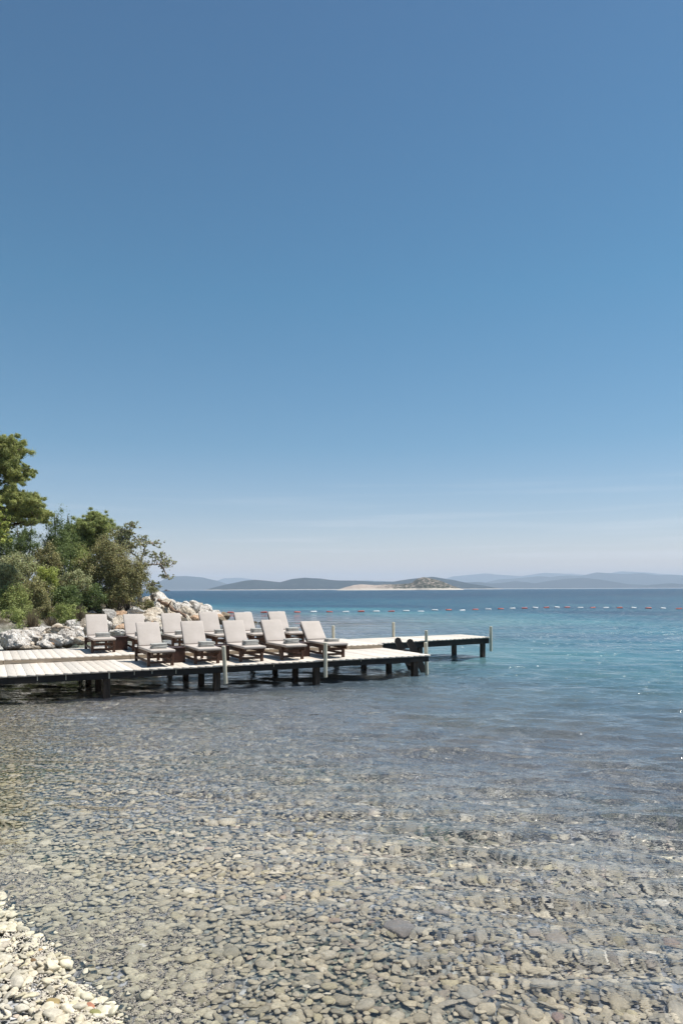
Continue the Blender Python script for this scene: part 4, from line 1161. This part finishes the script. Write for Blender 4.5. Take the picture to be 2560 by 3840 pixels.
def grass_tuft(x, y, Yd, h, w, label, seed):
    r = np.random.RandomState(seed); p = at(x, y, Yd); n = 260
    a = r.uniform(0, 6.28, n); q = r.uniform(0, 1, n) * w * 0.35
    b = np.stack([np.cos(a) * q, np.sin(a) * q, np.zeros(n)], -1)
    lean = np.stack([np.cos(a), np.sin(a), np.zeros(n)], -1) * r.uniform(0, 0.9, (n, 1)) ** 1.5 * w
    tip = b + lean + np.stack([np.zeros(n), np.zeros(n), r.uniform(0.3, 1.1, n) * h], -1)
    sd = np.cross(tip - b, r.normal(size=(n, 3))); sd /= np.linalg.norm(sd, axis=1, keepdims=True); sd *= 0.009
    co = np.stack([b - sd, b + sd, tip + sd * 0.4, tip - sd * 0.4], 1).reshape(-1, 3)
    c = np.repeat(np.array([(0.22, 0.17, 0.11)]) * r.uniform(0.6, 1.3, (n, 1)), 4, 0)
    o = np_mesh('grass_tuft', co, np.arange(n * 4).reshape(-1, 4), M_LEAF, colors=c)
    o.location = p
    tag(o, label, 'grass tuft', 'dry grass tufts on the bank')
grass_tuft(120, 2362, 33.9, 0.95, 0.45, 'large dry brown grass tuft among the left boulders', 1)
grass_tuft(302, 2330, 36.3, 0.75, 0.35, 'dry grass tuft at the right side of the round bush', 2)
grass_tuft(190, 2352, 34.6, 0.45, 0.4, 'short dry grass tuft left of the small pointed boulder', 3)

# ------------------------------------------------------------------ islands and far coasts
def hill_mat(name, c1, c2, c3, scale, scrub=0.5, shore=6.0):
    m, t, b = mat(name)
    geo = nd(t, 'ShaderNodeNewGeometry')
    n = nd(t, 'ShaderNodeTexNoise', Scale=scale, Detail=9, Roughness=0.7); t.links.new(geo.outputs['Position'], n.inputs['Vector'])
    r = ramp(t, [(scrub - 0.12, c1), (scrub, c2), (scrub + 0.12, c3)], n.outputs[0])
    sp_ = nd(t, 'ShaderNodeSeparateXYZ'); t.links.new(geo.outputs['Position'], sp_.inputs[0])
    ad = nd(t, 'ShaderNodeMath', operation='MULTIPLY_ADD'); ad.inputs[1].default_value = -shore
    t.links.new(n.outputs[0], ad.inputs[0]); t.links.new(sp_.outputs['Z'], ad.inputs[2])
    mr = nd(t, 'ShaderNodeMapRange'); mr.inputs['From Min'].default_value = 1.5; mr.inputs['From Max'].default_value = -0.2
    t.links.new(ad.outputs[0], mr.inputs['Value'])
    mx = nd(t, 'ShaderNodeMixRGB'); mx.inputs['Color2'].default_value = (0.50, 0.45, 0.38, 1)
    t.links.new(mr.outputs[0], mx.inputs[0]); t.links.new(r.outputs[0], mx.inputs['Color1'])
    t.links.new(mx.outputs[0], b.inputs['Base Color']); b.inputs['Roughness'].default_value = 1.0; b.inputs['Specular IOR Level'].default_value = 0
    return m
M_HILL = hill_mat('scrub_hill', (0.012, 0.022, 0.026), (0.018, 0.032, 0.036), (0.13, 0.12, 0.10), 0.02, 0.60)  # scrub colours pushed towards blue to carry some distance haze
def islet_tail(m):
    t = m.node_tree; geo = nd(t, 'ShaderNodeNewGeometry'); sx = nd(t, 'ShaderNodeSeparateXYZ'); t.links.new(geo.outputs['Position'], sx.inputs[0])
    mr = nd(t, 'ShaderNodeMapRange'); mr.inputs['From Min'].default_value = 60; mr.inputs['From Max'].default_value = 150; mr.inputs['To Min'].default_value = 0.16; mr.inputs['To Max'].default_value = 0.0
    t.links.new(sx.outputs['X'], mr.inputs['Value'])
    r = [n for n in t.nodes if n.type == 'VALTORGB'][0]; src = r.inputs[0].links[0].from_socket
    a = nd(t, 'ShaderNodeMath', operation='ADD'); t.links.new(src, a.inputs[0]); t.links.new(mr.outputs[0], a.inputs[1]); t.links.new(a.outputs[0], r.inputs[0])
M_ISLE = hill_mat('rocky_islet', (0.03, 0.038, 0.02), (0.07, 0.065, 0.045), (0.42, 0.345, 0.29), 0.15, 0.545, 7.0)
r_ = [n for n in M_ISLE.node_tree.nodes if n.type == 'VALTORGB'][0].color_ramp.elements
r_[0].position, r_[1].position, r_[2].position = 0.49, 0.535, 0.575
islet_tail(M_ISLE)

def hill(name, prof, Yd, half, m, rough=0.03, base=2212, seed=0, ny=22, step=None):
    xs_ = np.array([p[0] for p in prof], float); yy = np.array([p[1] for p in prof], float)
    x0, x1 = xs_[0], xs_[-1]; n = int((x1 - x0) / (step or 6)) + 2
    px = np.linspace(x0, x1, n); py = np.interp(px, xs_, yy)
    hh = np.clip((HY - (py + ROLL * (px - 1280))) / F * Yd + CAMZ, 0, None)
    X_ = (px - 1280) / F * Yd
    v = np.linspace(-1, 1, ny)
    XX, VV = np.meshgrid(X_, v)
    HH = np.tile(hh, (ny, 1)); prof_y = np.clip(1 - np.abs(VV) ** 1.6, 0, 1)
    nz = (vnoise(XX, VV * half, half * 0.30, seed) - 0.5) + 0.5 * (vnoise(XX, VV * half, half * 0.11, seed + 3) - 0.5)
    ZZ = HH * prof_y * (1 + rough * 6 * nz * (1 - prof_y * 0.75)) - 2.0 * (1 - prof_y)
    YY = Yd + VV * half * (0.35 + 0.65 * (HH / (hh.max() + 1e-6)) ** 0.6)
    ZZ[0] = -6; ZZ[-1] = -6
    o = np_mesh(name, np.stack([XX, YY, ZZ], -1).reshape(-1, 3), grid_faces(n, ny), m, smooth=True)
    return tag(o, kind='structure')
hill('far_hills', [(560, 2214), (640, 2162), (700, 2160), (760, 2166), (820, 2180), (880, 2200), (900, 2213)], 9000, 900, M_HILL, seed=1)
hill('far_hills', [(760, 2200), (840, 2168), (900, 2166), (960, 2175), (1040, 2190), (1100, 2180), (1180, 2178), (1280, 2180), (1380, 2176), (1470, 2180), (1560, 2190)], 14500, 1000, M_HILL, seed=2)
hill('far_hills', [(1800, 2206), (1830, 2182), (1870, 2172), (1920, 2170), (1970, 2165), (2020, 2160), (2060, 2164), (2120, 2158), (2180, 2160), (2240, 2146), (2320, 2152), (2400, 2150), (2460, 2156), (2520, 2155), (2570, 2160), (2700, 2170)], 10500, 1000, M_HILL, seed=3)
hill('far_hills', [(1600, 2190), (1700, 2160), (1760, 2155), (1820, 2150), (1880, 2156), (1950, 2160), (2040, 2148), (2140, 2152), (2230, 2160), (2320, 2142), (2400, 2146), (2480, 2152), (2560, 2156), (2700, 2166)], 14500, 1000, M_HILL, seed=4)
hill('far_hills', [(1720, 2208), (1740, 2184), (1790, 2182), (1840, 2188), (1880, 2186), (1930, 2179), (1975, 2184), (2000, 2188), (2060, 2178), (2120, 2170), (2180, 2166), (2240, 2172), (2300, 2182), (2340, 2190), (2400, 2192), (2460, 2204)], 7800, 700, M_HILL, seed=5)
hill('far_hills', [(2340, 2207), (2400, 2188), (2470, 2178), (2560, 2172), (2700, 2160)], 10500, 900, M_HILL, seed=6)
hill('far_hills', [(2400, 2206), (2450, 2192), (2510, 2187), (2560, 2192), (2640, 2196)], 7000, 500, M_HILL, seed=7)
hill('island', [(774, 2213), (800, 2204), (851, 2191), (920, 2177), (958, 2174), (1000, 2177), (1050, 2183), (1096, 2172), (1145, 2167), (1203, 2170), (1240, 2175), (1272, 2177), (1330, 2177), (1402, 2181), (1470, 2181), (1532, 2172), (1575, 2168), (1616, 2163), (1631, 2164), (1692, 2173), (1753, 2187), (1814, 2197), (1878, 2208)], 4800, 420, M_HILL, seed=8)
hill('rocky_islet', [(1264, 2212), (1295, 2202), (1325, 2194), (1356, 2191.5), (1409, 2194), (1448, 2191), (1501, 2190), (1530, 2188), (1547, 2184), (1556, 2177), (1563, 2172), (1575, 2168), (1589, 2164), (1616, 2168), (1635, 2174), (1654, 2180), (1675, 2188), (1693, 2195), (1715, 2203), (1730, 2209)], 1900, 120, M_ISLE, rough=0.05, seed=9, step=2, ny=40)
# tiny far boat
p = at(626, 2212, 1500)
bm = bmesh.new(); box(bm, (0, 0, 1.0), (12, 3.6, 2.2), 0.6); box(bm, (-1.5, 0, 2.9), (4.5, 2.6, 1.8), 0.3)
o = obj('boat_hull', bm, M_WOOD); bt = empty('boat', (p.x, 1500, -0.2), 0, 'tiny dark boat on the horizon right of the thicket', 'boat'); o.parent = bt; o.name = 'hull'

# ------------------------------------------------------------------ haze
bm = bmesh.new(); bmesh.ops.create_cube(bm, size=1.0)
for v in bm.verts: v.co = Vector((v.co.x * 30000, (v.co.y + 0.5) * 17500 - 1000, (v.co.z + 0.5) * 340 - 12))
m = bpy.data.materials.new('haze_air'); m.use_nodes = True; t = m.node_tree; t.nodes.clear()
out = t.nodes.new('ShaderNodeOutputMaterial'); vp = t.nodes.new('ShaderNodeVolumePrincipled')
vp.inputs['Density'].default_value = 1.15e-4; vp.inputs['Color'].default_value = (0.77, 0.88, 1.0, 1); vp.inputs['Anisotropy'].default_value = 0.0
t.links.new(vp.outputs[0], out.inputs['Volume'])
hz = obj('haze', bm, m); tag(hz, 'pale blue haze over the whole bay', 'haze', kind='stuff')
